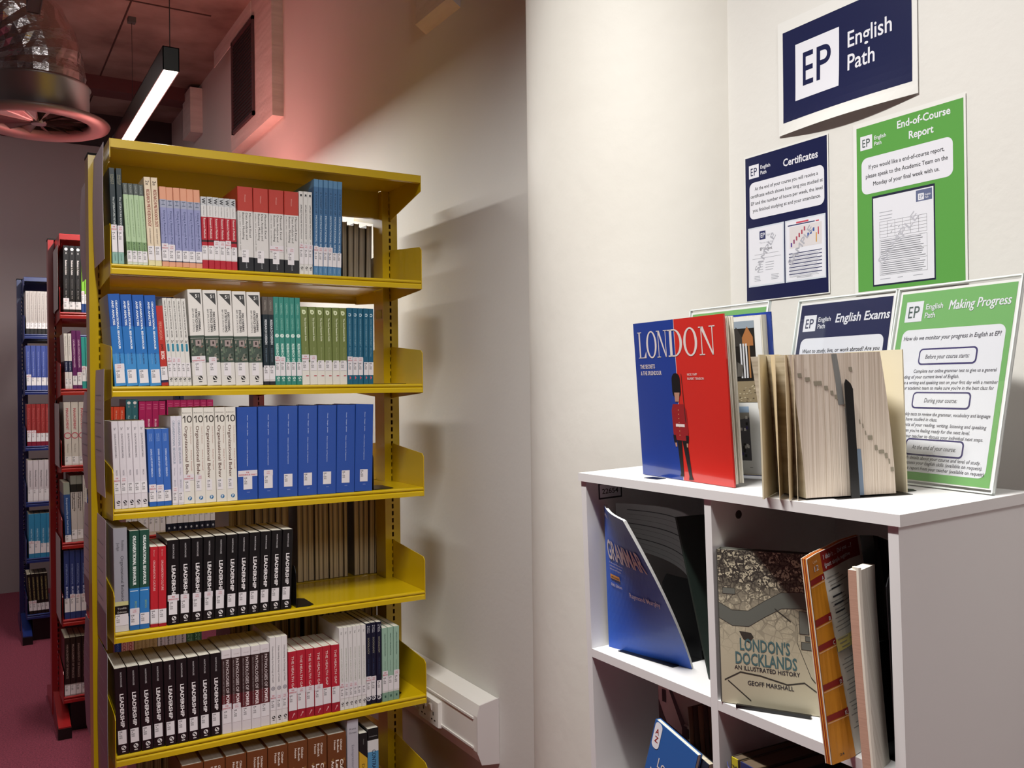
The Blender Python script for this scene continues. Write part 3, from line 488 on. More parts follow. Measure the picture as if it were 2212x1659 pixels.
def row(rk, sh, kind, n, x0, x1, h0, h1, l0, l1, tags=None, page=None, yo=.006, d=None, tall=None, desc=None, jit=True):
    yf, rn = RK[rk]; z = LV[sh-1]; t = (x1-x0)/n; s = K[kind]; pg = page or (PAGEW if rk == 'y' else PAGE)
    h = round(max(h0, h1)-.001, 3) if not tall else tall; d = d or min(.215, max(.15, h*.74))
    desc = desc or s['d']
    for i in range(n):
        f = (i+.5)/n; le = math.radians(l0+(l1-l0)*f)
        th = t*.975; x = x0+t*i+(t-th)/2
        yj = (R.uniform(0, .004) if jit else 0)
        # rest the lower corner of the leaning book on the shelf
        M = T3((x, yf+yo+yj, z+.0005)) @ Matrix.Rotation(-le, 4, 'Y')
        dz = max(0, -min(0, (M.to_3x3() @ Vector((th, 0, 0))).z)); M = T3((0, 0, dz)) @ M
        lab = '%s, %s of %s from left, %s shelf of %s rack' % (desc, ORD[i], NUM[n-1], SHN[sh-1], rn) if n > 1 else '%s standing alone of its kind, %s shelf of %s rack' % (desc, SHN[sh-1], rn)
        root = thing('book', lab, 'book', M, '%ss on the %s shelf of the %s rack' % (desc, SHN[sh-1], rn) if n > 1 else None)
        bm_ = book_meshes(kind, th, h, d, pg); cv = link('cover', bm_['cover'], root); link('page_block', bm_['page_block'], root)
        if 'spine_lettering' in bm_: link('spine_lettering', bm_['spine_lettering'], cv)
        tg = (tags or s['tags']).ljust(20, '-')[i]
        link('shelf_label', label_mesh(kind, th, h, tg), cv)
ROWS = [
('y',1,'teal_dark',2,0.327,0.356,0.251,0.254,1.9,0.9), ('y',1,'green_journal',4,0.364,0.416,0.216,0.217,3.1,3.0), ('y',1,'cream_method',2,0.417,0.451,0.239,0.239,2.8,2.4),
('y',1,'lavender',6,0.452,0.558,0.214,0.217,1.9,1.7), ('y',1,'redwhite',6,0.558,0.654,0.197,0.201,1.2,1.2), ('y',1,'excel',4,0.656,0.831,0.235,0.239,0.8,-0.3),
('y',1,'positive',3,0.833,0.873,0.244,0.244,0.0,-0.1), ('y',1,'toolkit',6,0.875,0.961,0.282,0.284,-0.6,-1.4),
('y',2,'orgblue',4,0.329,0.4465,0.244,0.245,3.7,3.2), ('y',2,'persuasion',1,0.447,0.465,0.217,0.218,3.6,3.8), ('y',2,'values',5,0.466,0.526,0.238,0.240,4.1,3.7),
('y',2,'stats',5,0.528,0.723,0.266,0.266,3.0,1.5), ('y',2,'rdesign_black',2,0.724,0.758,0.252,0.254,0.7,1.2), ('y',2,'rdesign_teal',5,0.758,0.837,0.253,0.255,1.2,1.1),
('y',2,'olive',6,0.838,0.977,0.227,0.230,1.4,0.1), ('y',2,'project_teal',5,0.977,1.061,0.228,0.231,0.1,-0.7),
('y',3,'qual_white',5,0.327,0.410,0.233,0.232,1.9,1.9), ('y',3,'deluxe_blue',3,0.413,0.470,0.210,0.208,1.5,1.8), ('y',3,'ob_pale',2,0.472,0.502,0.243,0.242,0.8,1.3),
('y',3,'ob_ten',5,0.502,0.647,0.265,0.265,1.1,0.7), ('y',3,'culture_blue',7,0.647,1.052,0.264,0.262,0.1,-1.7),
('y',4,'robbins',1,0.324,0.359,0.275,0.272,.6,.6), ('y',4,'ob_green',2,0.360,0.410,0.265,0.262,-0.2,-0.5), ('y',4,'org_culture',2,0.412,0.453,0.217,0.216,-0.4,-0.2),
('y',4,'leadership',11,0.455,0.796,0.231,0.230,-0.2,-2.4),
('y',5,'leadership',9,0.3265,0.597,0.230,0.229,1.6,0.0,'---'), ('y',5,'pathologies',5,0.598,0.732,0.234,0.229,0.2,-0.1), ('y',5,'understanding',3,0.733,0.784,0.249,0.241,0.0,-0.1),
('y',5,'health_gap',6,0.786,0.942,0.200,0.199,-0.1,0.3), ('y',5,'sociology_white',6,0.943,1.025,0.244,0.246,0.5,-0.1), ('y',5,'sociology_navy',3,1.025,1.075,0.248,0.244,-0.3,-0.5),
('y',5,'sage',3,1.078,1.134,0.226,0.220,0.1,-0.7),
('y',6,'chhokar',8,0.487,0.960,0.260,0.260,0,-0.0), ('y',6,'katz',1,0.963,0.999,0.290,0.290,0,0), ('y',6,'discrete',1,1.001,1.027,0.244,0.244,0,0), ('y',6,'contract',1,1.028,1.064,0.252,0.252,0,0),
('r',1,'action',3,0.343,0.412,0.281,0.283,-0.2,-0.3), ('r',1,'green_red',2,0.413,0.438,0.247,0.249,-0.1,-0.5), ('r',2,'white_navy',2,0.348,0.376,0.235,0.235,1.6,0.8),
('r',2,'purple',2,0.378,0.414,0.247,0.248,1.5,1.3), ('r',2,'teal_lean',3,0.414,0.462,0.220,0.221,1.1,1.8), ('r',3,'management',3,0.343,0.425,0.269,0.268,1.0,-0.1),
('r',3,'orange_small',3,0.510,0.579,0.245,0.243,-0.5,-0.5), ('r',3,'teal_heart',2,0.583,0.633,0.276,0.276,-0.5,-0.3), ('r',3,'business_pink',4,0.636,0.747,0.267,0.265,-0.5,-0.6),
('r',3,'business_pink_b',7,0.752,0.954,0.270,0.266,-0.6,-0.6), ('r',4,'ship_blue',1,0.342,0.367,0.253,0.251,1.9,1.3), ('r',4,'ship_grey',2,0.367,0.413,0.281,0.278,1.1,1.0),
('r',4,'ship_white',1,0.413,0.429,0.282,0.281,0.6,0.6), ('r',5,'intl',4,0.337,0.421,0.290,0.286,0.5,-0.2), ('r',6,'finance',4,0.334,0.421,0.245,0.247,-0.1,-0.3),
('b',1,'grey_thin',6,0.284,0.405,0.246,0.250,0.3,1.2), ('b',2,'blue_back',5,0.284,0.412,0.257,0.258,1.1,0.0), ('b',3,'red_back',5,0.284,0.401,0.243,0.238,0.6,-0.5),
('b',4,'white_back',4,0.284,0.395,0.242,0.236,0.1,-0.8), ('b',5,'sky_back',4,0.286,0.408,0.256,0.248,0.0,0.0), ('b',6,'black_back',5,0.287,0.390,0.233,0.216,3.3,2.1),
('r',4,'blank_white',7,0.580,0.745,0.24,0.24,0,0), ('r',4,'dark_foot',11,0.747,1.01,0.25,0.25,0,0),
('r',6,'r_blue',1,0.530,0.556,0.205,0.205,0,0), ('r',6,'r_acc',2,0.557,0.608,0.215,0.215,0,0), ('r',6,'r_tan',3,0.610,0.705,0.215,0.215,0,0), ('r',6,'r_white',4,0.707,0.828,0.225,0.225,0,0), ('r',6,'r_green',2,0.830,0.895,0.225,0.225,0,0),
]
for r_ in ROWS: row(*r_)
# books standing with page edges outward at the back of the yellow rack
def edge_row(sh, xs, h, y0, pg, word, lean=0, side='6d6250'):
    n = len(xs)-1; z = LV[sh-1]
    for i in range(n):
        t = xs[i+1]-xs[i]; hh = h+((i*7) % 5-2)*.004; d = .19; th = t*.93
        le = math.radians(lean*(i/n)); M = T3((xs[i], YY+y0+.003*(i % 3), z+.0006)) @ Matrix.Rotation(le, 4, 'Y')
        root = thing('book', '%s page edges of book, %s of %s, back row of %s shelf, yellow rack' % (word, ORD[i], NUM[n-1], SHN[sh-1]), 'book', M, 'books with %s page edges at the back of the %s shelf of the yellow rack' % (word, SHN[sh-1]))
        c = .0008; b = MB(); m = gloss(side)
        b.box((0, 0, 0), (c, d, hh), m).box((th-c, 0, 0), (th, d, hh), m).box((0, d-c, 0), (th, d, hh), m); b.build('cover', root)
        b = MB(); n2 = 6; bow = .0025
        b.prism([(c, .003), (th*.3, .003+bow), (th*.7, .003+bow), (th-c, .003), (th-c, d-c), (c, d-c)], 2, .001, hh-.001, pg); b.build('page_block', root)
def cuts(a, b, n, v=.25):
    w = [1+R.uniform(-v, v) for _ in range(n)]; s = sum(w); xs = [a]
    for q in w: xs.append(xs[-1]+(b-a)*q/s)
    return xs
edge_row(1, cuts(1.045, 1.19, 7), .222, .335, PAGEG, 'grey', 1.5, '5a534a')
edge_row(4, cuts(.70, .895, 8), .30, .335, PAGEB, 'brown', 0)
edge_row(4, [.921]+cuts(.926, 1.095, 10)[1:], .285, .336, PAGEB, 'tan', 0)
edge_row(4, cuts(1.118, 1.212, 5), .29, .337, PAGEB, 'ochre', 1)
edge_row(5, cuts(.70, .93, 11), .285, .335, PAGEB, 'dusky', 0, '3c3428')
edge_row(5, cuts(.94, 1.20, 12), .29, .336, PAGEB, 'olive', 0, '3c3428')
edge_row(6, cuts(.42, .60, 8), .23, .335, PAGEG, 'dull', 0)
# bookends
def bookend(x, y, z, label, h=.15, base=.11):
    o = thing('bookend', label, 'bookend', T3((x, y, z)), 'black bookends on the racks')
    MB().prism([(0, 0), (base-.015, 0), (base, .012), (base, .098), (base-.015, .11), (0, .11)], 2, .0002, .0018, BLACK).build('base_plate', o)
    MB().prism([(0, 0), (.11, 0), (.11, h-.02), (.095, h), (.015, h), (0, h-.02)], 0, -.0015, 0, BLACK).build('upright', o)
bookend(1.064, YY+.03, LV[1], 'black bookend beside the teal books, second shelf of yellow rack', .09, .12)
bookend(1.062, YY+.02, LV[2], 'black bookend beside the thick blue books, third shelf of yellow rack', .12, .07)
bookend(.812, YY+.006, LV[3], 'black bookend beside black books, fourth shelf of yellow rack', .12, .055)
bookend(1.1405, YY+.04, LV[4], 'black bookend beside sage books, fifth shelf of yellow rack', .1, .02)
bookend(.970, YY+.02, LV[0], 'black bookend beside tall blue books, first shelf of yellow rack', .22, .08)
# notices hung on the left end of the yellow rack
def notice(y0, y1, z0, z1, bulge, label, foot=None, marks=True, grp=None):
    o = thing('notice_sheet', label, 'notice', T3((YX-.0075, YY, 0)))
    f = lambda u, v: (-.006-bulge*math.sin(math.pi*v)*(.5+.5*u), y0+(y1-y0)*u, z0+(z1-z0)*v)
    pm = mat('d6ced4', .55, name='notice_paper')
    MB().slab(lambda u, v: f(1-u, v), 6, 10, .0005, pm).build('paper', o, smooth=False)
    b = MB(); g_ = mat('a49ca8', .6)
    if foot:
        b.grid(lambda u, v: tuple(Vector(f(1-u, v*foot))+Vector((-.0012, 0, 0))), 6, 4, mat('8c7484', .5))
    for i in range(5 if marks else 0):
        v = .35+.11*i; b.grid(lambda u, w_: tuple(Vector(f(.85-.6*u, v+.008*w_))+Vector((-.0014, 0, 0))), 4, 1, g_)
    if b.v: b.build('print', o)
notice(.020, .235, .350, .660, .004, 'blank white notice hung at top front of yellow rack end', None, False)
notice(.345, .560, .345, .640, .006, 'blank white notice hung at top back of yellow rack end', None, False)
notice(.050, .235, -.285, .060, .004, 'ruled paper notice hung between second and third shelf, front of rack end')
notice(.345, .530, -.300, .000, .010, 'ruled paper notice hung on back half of rack end, third shelf')
notice(.045, .235, -.690, -.345, .002, 'paper notice with mauve foot on rack end, front of fourth shelf', .28)
notice(.345, .560, -.66, -.345, .004, 'paper notice with mauve foot on rack end, back of fourth shelf', .28)
notice(.038, .235, -1.13, -.70, .003, 'mauve tinted paper notice low on front of yellow rack end', 1.0)
notice(.345, .560, -1.05, -.70, .006, 'mauve tinted paper notice low on back of yellow rack end', 1.0)
b = MB().box((-.0004, 0, 0), (0, .05, .03), mat('b4a894', .6)); tag(b.build('paper_tag', M=T3((YX+W-.0276, YY+DEP+.012, .235))), 'small blank paper tag stuck inside right post of yellow rack', 'label')
# red rack end notices
for i, (za, zb, lb) in enumerate(((.35, .62, 'pale notice hung on upper end of the red rack'), (-.32, -.05, 'pale notice hung on middle end of the red rack'), (-.98, -.62, 'pale notice hung on lower end of the red rack'))):
    b = MB().slab(lambda u, v: (0, .24*(1-u), (zb-za)*v), 2, 2, .0006, mat('b0a8a8', .6)); tag(b.build('notice_sheet', M=T3((.3225, 4.26, za))), lb, 'notice')
# ------------------------------------------------------------------ posters on the wall: local frame x -> -Y, y -> up, z -> -X (towards the room)
def wallM(y, z, x=WX-.002): return Matrix(((0, 0, -.3, x), (-1, 0, 0, y), (0, 1, 0, z), (0, 0, 0, 1)))
NAVY = mat('151b42', .35, coat=.4, name='print_navy'); GREEN = mat('5a9a48', .35, coat=.4, name='print_green')
WP = mat('dcdce2', .4, coat=.3, name='print_white'); DK = mat('2a2a30', .5); LAM = mat('e2e1dc', .2, coat=.5, name='laminate_margin')
I4 = Matrix()
def ep_logo(b, x, y, s, box, ch, wordcol, z):
    """square EP mark with English Path beside it; s = square size, x,y lower left"""
    b.rect(I4, x, y, x+s, y+s, box, z)
    text(b, I4, 'E', x+s*.18, y+s*.2, s*.24, s*.56, ch, .005, z+.0002); text(b, I4, 'P', x+s*.50, y+s*.2, s*.31, s*.56, ch, .005, z+.0002)
    text(b, I4, 'English', x+s*1.17, y+s*.56, s*.96, s*.26, wordcol, .012, z+.0002); text(b, I4, 'Path', x+s*1.17, y+s*.14, s*.58, s*.26, wordcol, .012, z+.0002)
def bend(mb, f):
    mb.v = [(x, y, z+f(x, y)) for x, y, z in mb.v]; return mb
def sheet(w, h, m, nx=8, ny=10): return MB().grid(lambda u, v: (w*u, h*v, 0), nx, ny, m)
def subdiv_rect(b, x0, y0, x1, y1, m, z, nx=8, ny=10): b.grid(lambda u, v: (x0+(x1-x0)*u, y0+(y1-y0)*v, z), nx, ny, m)
# EP sign
p = thing('wall_sign', 'large navy landscape sign with white EP square logo on the wall', 'sign', wallM(1.259, .488))
cf = lambda x, y: .040*math.exp(-y/.05)*math.sin(math.pi*x/.306)+.003
b = bend(sheet(.306, .222, LAM, 16, 14), cf); b.build('sheet', p)
b = MB(); subdiv_rect(b, .0125, .0225, .296, .200, NAVY, .0005, 16, 12); bend(b, cf).build('navy_panel', p)
b = MB(); b.grid(lambda u, v: (.044+.103*u, .058+.109*v, .0009), 6, 6, WP); bend(b, cf).build('logo_square', p)
b = MB(); text(b, I4, 'E', .0625, .083, .025, .062, NAVY, .008, .0013); text(b, I4, 'P', .0955, .083, .033, .062, NAVY, .008, .0013)
text(b, I4, 'English', .166, .122, .0915, .028, WP, .01, .0012); text(b, I4, 'Path', .166, .080, .057, .028, WP, .01, .0012); bend(b, cf).build('lettering', p)
def bars(b, x0, x1, y, n, dy, m, z, h=.0011, ragged=.15):
    for i in range(n): b.rect(I4, x0, y-i*dy, x1-(x1-x0)*R.uniform(0, ragged), y-i*dy+h, m, z)
# certificates
p = thing('wall_poster', 'navy portrait poster headed Certificates, laminated, on the wall', 'poster', wallM(1.354, .168))
sheet(.213, .300, LAM).build('sheet', p)
b = MB(); b.rect(I4, .003, .002, .210, .296, NAVY, .0005)
b.build('navy_panel', p)
b = MB(); b.rrect(I4, .014, .168, .203, .243, .012, WP, .0009); b.rect(I4, .009, .030, .104, .151, mat('c8ced6', .5), .0009); b.rect(I4, .107, .030, .205, .151, mat('c8ced6', .5), .0009)
b.rect(I4, .012, .033, .101, .148, WP, .0011); b.rect(I4, .110, .033, .202, .148, WP, .0011); b.build('white_panels', p)
b = MB(); ep_logo(b, .013, .252, .027, WP, NAVY, WP, .0009)
text(b, I4, 'Certificates', .104, .259, .085, .014, WP, .02, .001)
for i, (tx, w) in enumerate((('At the end of your course you will receive a', .160), ('certificate which shows how long you studied at', .183), ('EP and the number of hours per week, the level', .181), ('you finished studying at and your attendance.', .172))):
    text(b, I4, tx, .1085, .226-.0145*i, w, .0068, DK, .008, .0013, 'C')
b.build('lettering', p)
b = MB(); gm_ = mat('9a9ca4', .6); nv = mat('272c58', .5); b.rect(I4, .040, .124, .056, .141, nv, .0013); text(b, I4, 'EP', .043, .128, .011, .009, WP, .01, .0015); text(b, I4, 'English Path', .059, .130, .018, .004, gm_, 0, .0014)
text(b, I4, 'This is to certify that', .057, .116, .034, .003, gm_, 0, .0014, 'C'); text(b, I4, 'EP Student', .057, .102, .032, .0055, DK, .01, .0014, 'C')
b.rect(I4, .026, .094, .090, .0948, gm_, .0014); b.rect(I4, .020, .086, .096, .0868, gm_, .0014); bars(b, .034, .05, .078, 5, .005, gm_, .0014); bars(b, .055, .078, .076, 4, .005, gm_, .0014); bars(b, .025, .043, .050, 4, .003, gm_, .0014); bars(b, .070, .09, .050, 4, .003, gm_, .0014)
TS = Matrix.Translation((.035, .058, .0016)) @ Matrix.Rotation(math.radians(55), 4, 'Z')
text(b, TS, 'SAMPLE', 0, 0, .085, .012, mat('a4a4ac', .6), .01)
TS = Matrix.Translation((.122, .062, .0022)) @ Matrix.Rotation(math.radians(50), 4, 'Z'); text(b, TS, 'SAMPLE', 0, 0, .085, .012, mat('a8a8b0', .6), .01)
b.rect(I4, .118, .095, .196, .137, mat('cfc9c9', .6), .0013); b.rect(I4, .114, .139, .180, .141, nv, .0014); b.rect(I4, .135, .142, .165, .145, mat('c04050', .5), .0014); b.rect(I4, .182, .139, .190, .141, mat('c04050', .5), .0014)
for i in range(6): b.rect(I4, .121+.0065*i, .098+.0055*i, .1245+.0065*i, .106+.0055*i, mat(['54348c', '883c60', 'a03c50'][min(i, 2)], .5), .0015)
for i in range(3): b.rect(I4, .162+.0065*i, .113+.004*i, .166+.0065*i, .120+.004*i, mat('2c4c94', .5), .0015)
b.rect(I4, .182, .100, .1845, .118, mat('c49034', .5), .0015); b.rect(I4, .187, .114, .1895, .128, mat('b83048', .5), .0015)
for i in range(7): b.rect(I4, .116, .084-.0067*i, .196, .0855-.0067*i, nv, .0015); bars(b, .117, .194, .0815-.0067*i, 2, .0021, mat('a4a4ac', .6), .0014, .0008)
bars(b, .135, .175, .038, 2, .002, gm_, .0015, .0008); b.build('sample_pages', p)
# end of course report
p = thing('wall_poster', 'green portrait poster headed End-of-Course Report, laminated, on the wall', 'poster', wallM(1.085, .158))
sheet(.216, .308, LAM).build('sheet', p)
b = MB(); b.rect(I4, .007, .005, .212, .300, GREEN, .0005); b.build('green_panel', p)
b = MB(); b.rrect(I4, .017, .178, .193, .243, .012, WP, .0009); b.rect(I4, .038, .012, .160, .172, mat('161a34', .5), .0009); b.rect(I4, .0405, .015, .1575, .168, WP, .0012); b.build('white_panels', p)
b = MB(); ep_logo(b, .015, .258, .025, WP, mat('3c4c48', .5), WP, .0009)
text(b, I4, 'End-of-Course', .140, .280, .099, .0125, WP, .02, .001, 'C'); text(b, I4, 'Report', .136, .257, .046, .0125, WP, .02, .001, 'C')
for i, (tx, w) in enumerate((('If you would like a end-of-course report,', .146), ('please speak to the Academic Team on the', .158), ('Monday of your final week with us.', .128))):
    text(b, I4, tx, .105, .222-.0155*i, w, .0072, DK, .010, .0013, 'C')
b.build('lettering', p)
b = MB(); b.rect(I4, .125, .147, .155, .166, mat('5c6484', .5), .0014); ep_logo(b, .129, .149, .011, WP, mat('5c6484', .5), WP, .0016)
bars(b, .053, .082, .140, 3, .006, gm_, .0014)
for i in range(6): b.rect(I4, .053, .096+.0056*i, .145, .0964+.0056*i, DK, .0014)
for i in range(7): b.rect(I4, .053+.01525*i, .096, .0534+.01525*i, .124, DK, .0014)
for x, y in ((.075, .115), (.090, .111), (.075, .104), (.090, .099)): b.poly(I4, [(x, y), (x+.001, y-.002), (x+.004, y+.003), (x+.001, y-.0005)], DK, .0016)
for y0, y1 in ((.070, .092), (.053, .070), (.030, .053)):
    for a, c in (((.053, y0), (.145, y0+.0004)), ((.053, y1), (.145, y1+.0004)), ((.053, y0), (.0534, y1)), ((.1446, y0), (.145, y1))): b.rect(I4, a[0], a[1], c[0], c[1], DK, .0014)
    bars(b, .055, .143, y1-.003, int((y1-y0)/.0036), .0036, mat('74767c', .6), .0015, .0012)
bars(b, .053, .075, .023, 1, .003, gm_, .0014); bars(b, .088, .1, .023, 1, .003, gm_, .0014); bars(b, .118, .138, .023, 1, .003, gm_, .0014)
TS = Matrix.Translation((.058, .048, .0018)) @ Matrix.Rotation(math.radians(46), 4, 'Z'); text(b, TS, 'SAMPLE', 0, 0, .105, .014, mat('b4b4bc', .6), .0)
b.build('report_page', p)
# ------------------------------------------------------------------ white bookcase (leans slightly forward); local x right, y deep, z up, origin at top front left corner
de = .03; O = Vector((.98, 1.392, -.163))
bw = Vector((math.cos(de), 0, math.sin(de))); bv = Vector((-math.sin(de), 0, math.cos(de)))
BCM = Matrix(((0, bw.x, bv.x, O.x), (-1, 0, 0, O.y), (0, bw.z, bv.z, O.z), (0, 0, 0, 1)))
def onbc(u, w, v, ang=0): return BCM @ T3((u, w, v)) @ Matrix.Rotation(math.radians(ang), 4, 'Z')
bc = thing('bookcase', 'white cube bookcase with two columns of open shelves by the posters', 'bookcase', BCM)
BW, BD, TH, CP = .681, .288, .015, .3125
MB().box((-.002, -.002, -TH), (BW+.002, BD, 0), WHITEB).build('top_board', bc)
b0 = MB().box((0, 0, -1.285), (TH, BD, -TH-.0002), WHITEB).data('side_panel')
for x in (0.0165-.015, BW-.0185): link('side_panel', b0, bc, T3((x, .002, 0)))
MB().box((.3325, .002, -1.285), (.3475, BD, -TH-.0002), WHITEB).build('divider', bc)
sv = MB().box((0, .002, -.0155), (.3155, BD-.004, 0), WHITEB).data('shelf_board')
for i in range(1, 5):
    z = -.3275-CP*(i-1)
    if i == 4: z = -1.265
    for x in (.0167, .3477): link('shelf_board', sv, bc, T3((x, 0, z)))
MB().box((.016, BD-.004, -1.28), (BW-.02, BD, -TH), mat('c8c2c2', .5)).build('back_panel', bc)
b = MB()
for (w_, v) in ((.06, -.045), (.2, -.045)):
    b.lathe([(.0, .0008), (.006, .0008), (.007, 0)], 14, mat('3a3432', .5), T3((.3476, w_, v)) @ Matrix.Rotation(math.radians(90), 4, 'Y'))
b.build('cam_lock', bc)
b = MB(); TSx = Matrix(((0, 0, 1, .0172), (1, 0, 0, 0), (0, 1, 0, 0), (0, 0, 0, 1)))
b.rect(TSx, .03, -.052, .085, -.022, DK, 0); b.rect(TSx, .033, -.049, .082, -.025, WP, .0002); text(b, TSx, '22654', .038, -.042, .038, .009, DK, .01, .0004)
b.build('asset_sticker', bc)
# ---- London hardback, open and standing on the top board
BL = mat('1c3a8c', .18, coat=.6, name='cover_blue'); RD = mat('c42a22', .18, coat=.6, name='cover_red'); LET = mat('d2c8c4', .4)
lb = thing('picture_book', 'blue and red London hardback standing open on white bookcase top', 'book', onbc(.1165, .0598, .0008, -4.95) @ Matrix.Rotation(math.radians(2.2), 4, 'X'))
LWd, LH = .2465, .271
def coverT(y=-.0002): return Matrix(((1, 0, 0, 0), (0, 0, -1, y), (0, 1, 0, 0), (0, 0, 0, 1)))
b = MB(); b.box((0, 0, 0), (.1165, .003, LH), BL).box((.1175, 0, 0), (LWd, .003, LH), RD).box((.1165, 0, 0), (.1175, .003, LH), mat('d4cccc', .3)).build('front_cover', lb)
MB().box((-.003, .0, 0), (0, .05, LH), BL).build('spine', lb)
b = MB()
for i in range(8):
    y = .0035+i*.0020; x1 = LWd-.006-.0002*i
    b.prism([(.002, y), (x1+.004*math.sin(i), y+.001*i*.6), (x1+.004*math.sin(i), y+.001*i*.6+.0017), (.002, y+.0017)], 2, .004, LH-.004, PAGEW)
b.build('page_block', lb)
bk = Matrix.Translation((0, .024, 0)) @ Matrix.Rotation(math.radians(19), 4, 'Z')
b = MB(); b.box((0, 0, .004), (.232, .016, LH-.004), PAGEW, bk); b.build('page_block', lb)
b = MB(); b.box((-.002, .0165, 0), (.240, .0195, LH), BL, bk); b.build('back_cover', lb)
PT = bk @ Matrix(((1, 0, 0, 0), (0, 0, -1, -.0006), (0, 1, 0, 0), (0, 0, 0, 1)))
b = MB(); b.rect(PT, .004, .006, .230, LH-.006, mat('dcdcda', .35), 0)
photo = lambda c: mat(c, .35)
# upper photograph: beach huts; lower photograph: street
b.rect(PT, .07, .125, .218, LH-.012, photo('1d1917'), .0002); b.rect(PT, .07, .247, .218, LH-.012, photo('8c98a4'), .0004); b.rect(PT, .07, .125, .218, .160, photo('86785f'), .0004)
for i in range(4): b.poly(PT, [(.135+.02*i, .232), (.145+.02*i, .25), (.155+.02*i, .232), (.155+.02*i, .218), (.135+.02*i, .218)], photo(['2c2828', '3a3430', '34302e', 'a0683c'][i]), .0006)
for i in range(4): b.rect(PT, .190+.005*i, .165, .193+.005*i, .222, photo('c4c4c8' if i < 3 else '9c6c40'), .0007)
b.poly(PT, [(.163, .165), (.175, .165), (.173, .19), (.168, .196), (.164, .188)], photo('a02430'), .0008); b.disc(PT, .169, .199, .004, .005, photo('c8b498'), 10, .0009); b.poly(PT, [(.182, .168), (.192, .168), (.194, .186), (.184, .192)], photo('54504c'), .0008)
for i in range(90): x = R.uniform(.08, .214); y = R.uniform(.126, .156); b.rect(PT, x, y, x+.003, y+.0015, photo(R.choice(['a49880', '5c5040', 'b8ac90'])), .0006+i*1e-6)
b.rect(PT, .07, .028, .199, .118, photo('4c4a50'), .0002); b.rect(PT, .07, .108, .199, .118, photo('9cb4d0'), .0004); b.poly(PT, [(.13, .085), (.199, .10), (.199, .108), (.13, .108)], photo('8c8880'), .0005)
for i in range(36): x = R.uniform(.15, .194); y = R.uniform(.030, .104); b.rect(PT, x, y, x+.004, y+.005, photo(R.choice(['c8c4c0', '2c2830', '3c3468', 'a8a0a0', '1c1a1c'])), .0006+i*1e-6)
b.rect(PT, .145, .016, .17, .0172, mat('8c8c8c', .5), .0004); b.rect(PT, .195, .016, .2, .0172, mat('8c8c8c', .5), .0004)
b.build('photo_page', lb)
# serif LONDON
CT = coverT()
def serif(b, ch, x, w, y, h, m):
    th, tn, s = w*.17, w*.055, w*.10; z = .0002
    Rr = lambda a, c, d, e: b.rect(CT, x+a, y+c, x+d, y+e, m, z)
    if ch == 'L': Rr(w*.14, 0, w*.14+th, h); Rr(0, 0, w, tn); Rr(0, h-tn, w*.5, h); b.poly(CT, [(x+w*.72, y+tn), (x+w, y), (x+w, y+h*.26)], m, z)
    if ch == 'O': b.ring(CT, x+w/2, y+h/2, w/2, h/2*1.03, w/2-th, h/2-tn, m, 36, z)
    if ch == 'D':
        Rr(w*.12, 0, w*.12+th, h); Rr(0, 0, w*.45, tn); Rr(0, h-tn, w*.45, h); n = 20; vs = []
        for i in range(n+1):
            a = -math.pi/2+math.pi*i/n; vs.append((x+w*.42+w*.56*math.cos(a), y+h/2+h/2*math.sin(a), z))
        for i in range(n+1):
            a = -math.pi/2+math.pi*i/n; vs.append((x+w*.42+(w*.56-th)*math.cos(a), y+h/2+(h/2-tn)*math.sin(a), z))
        b.add(vs, [(i, i+1, n+2+i, n+1+i) for i in range(n)], m, CT)
    if ch == 'N':
        Rr(w*.14, 0, w*.14+tn, h); Rr(w*.82, 0, w*.82+tn, h); Rr(0, 0, w*.34, tn*.8); Rr(w*.66, h-tn*.8, w*1.02, h); Rr(0, h-tn*.8, w*.24, h)
        b.poly(CT, [(x+w*.10, y+h), (x+w*.28, y+h), (x+w*.88, y), (x+w*.80, y)], m, z)
b = MB(); yb = .2085; hh = .046
for ch, xa, xb in (('L', .0085, .029), ('O', .0305, .057), ('N', .0575, .084), ('D', .117-.0315, .120), ('O', .1225, .154), ('N', .158, .193)):
    serif(b, ch, xa*1.16-.0005, (xb-xa)*1.16, yb, hh, LET)
text(b, CT, 'THE SECRETS', .0115, .190, .045, .0068, LET, .015, .0002); text(b, CT, '& THE SPLENDOUR', .0125, .1785, .062, .0068, LET, .015, .0002)
text(b, CT, 'NICK YAPP', .146, .176, .026, .0038, LET, .01, .0002); text(b, CT, 'RUPERT TENISON', .146, .169, .043, .0038, LET, .01, .0002)
b.build('cover_lettering', lb)
# guardsman printed on the cover
b = MB(); gx = .120
tun = mat('8c1a1e', .4); blk = mat('0c0a0c', .4); skn = mat('a87c68', .5)
b.rrect(CT, gx-.017, .128, gx+.005, .166, .010, blk, .0003); b.poly(CT, [(gx-.011, .122), (gx-.001, .122), (gx+.002, .136), (gx-.012, .136)], skn, .0004)
b.poly(CT, [(gx-.018, .118), (gx+.010, .118), (gx+.016, .110), (gx+.019, .075), (gx+.014, .062), (gx-.013, .062), (gx-.021, .072), (gx-.022, .108)], tun, .0003)
b.rect(CT, gx-.013, .083, gx+.010, .0875, mat('d8ccc8', .5), .0005)
b.poly(CT, [(gx-.022, .070), (gx-.015, .070), (gx-.013, .058), (gx-.020, .058)], blk, .0005); b.poly(CT, [(gx+.011, .070), (gx+.019, .070), (gx+.017, .058), (gx+.012, .058)], blk, .0005)
b.poly(CT, [(gx-.018, .058), (gx-.013, .058), (gx-.013, .052), (gx-.017, .052)], skn, .0005); b.poly(CT, [(gx+.012, .058), (gx+.016, .058), (gx+.015, .052), (gx+.012, .052)], skn, .0005)
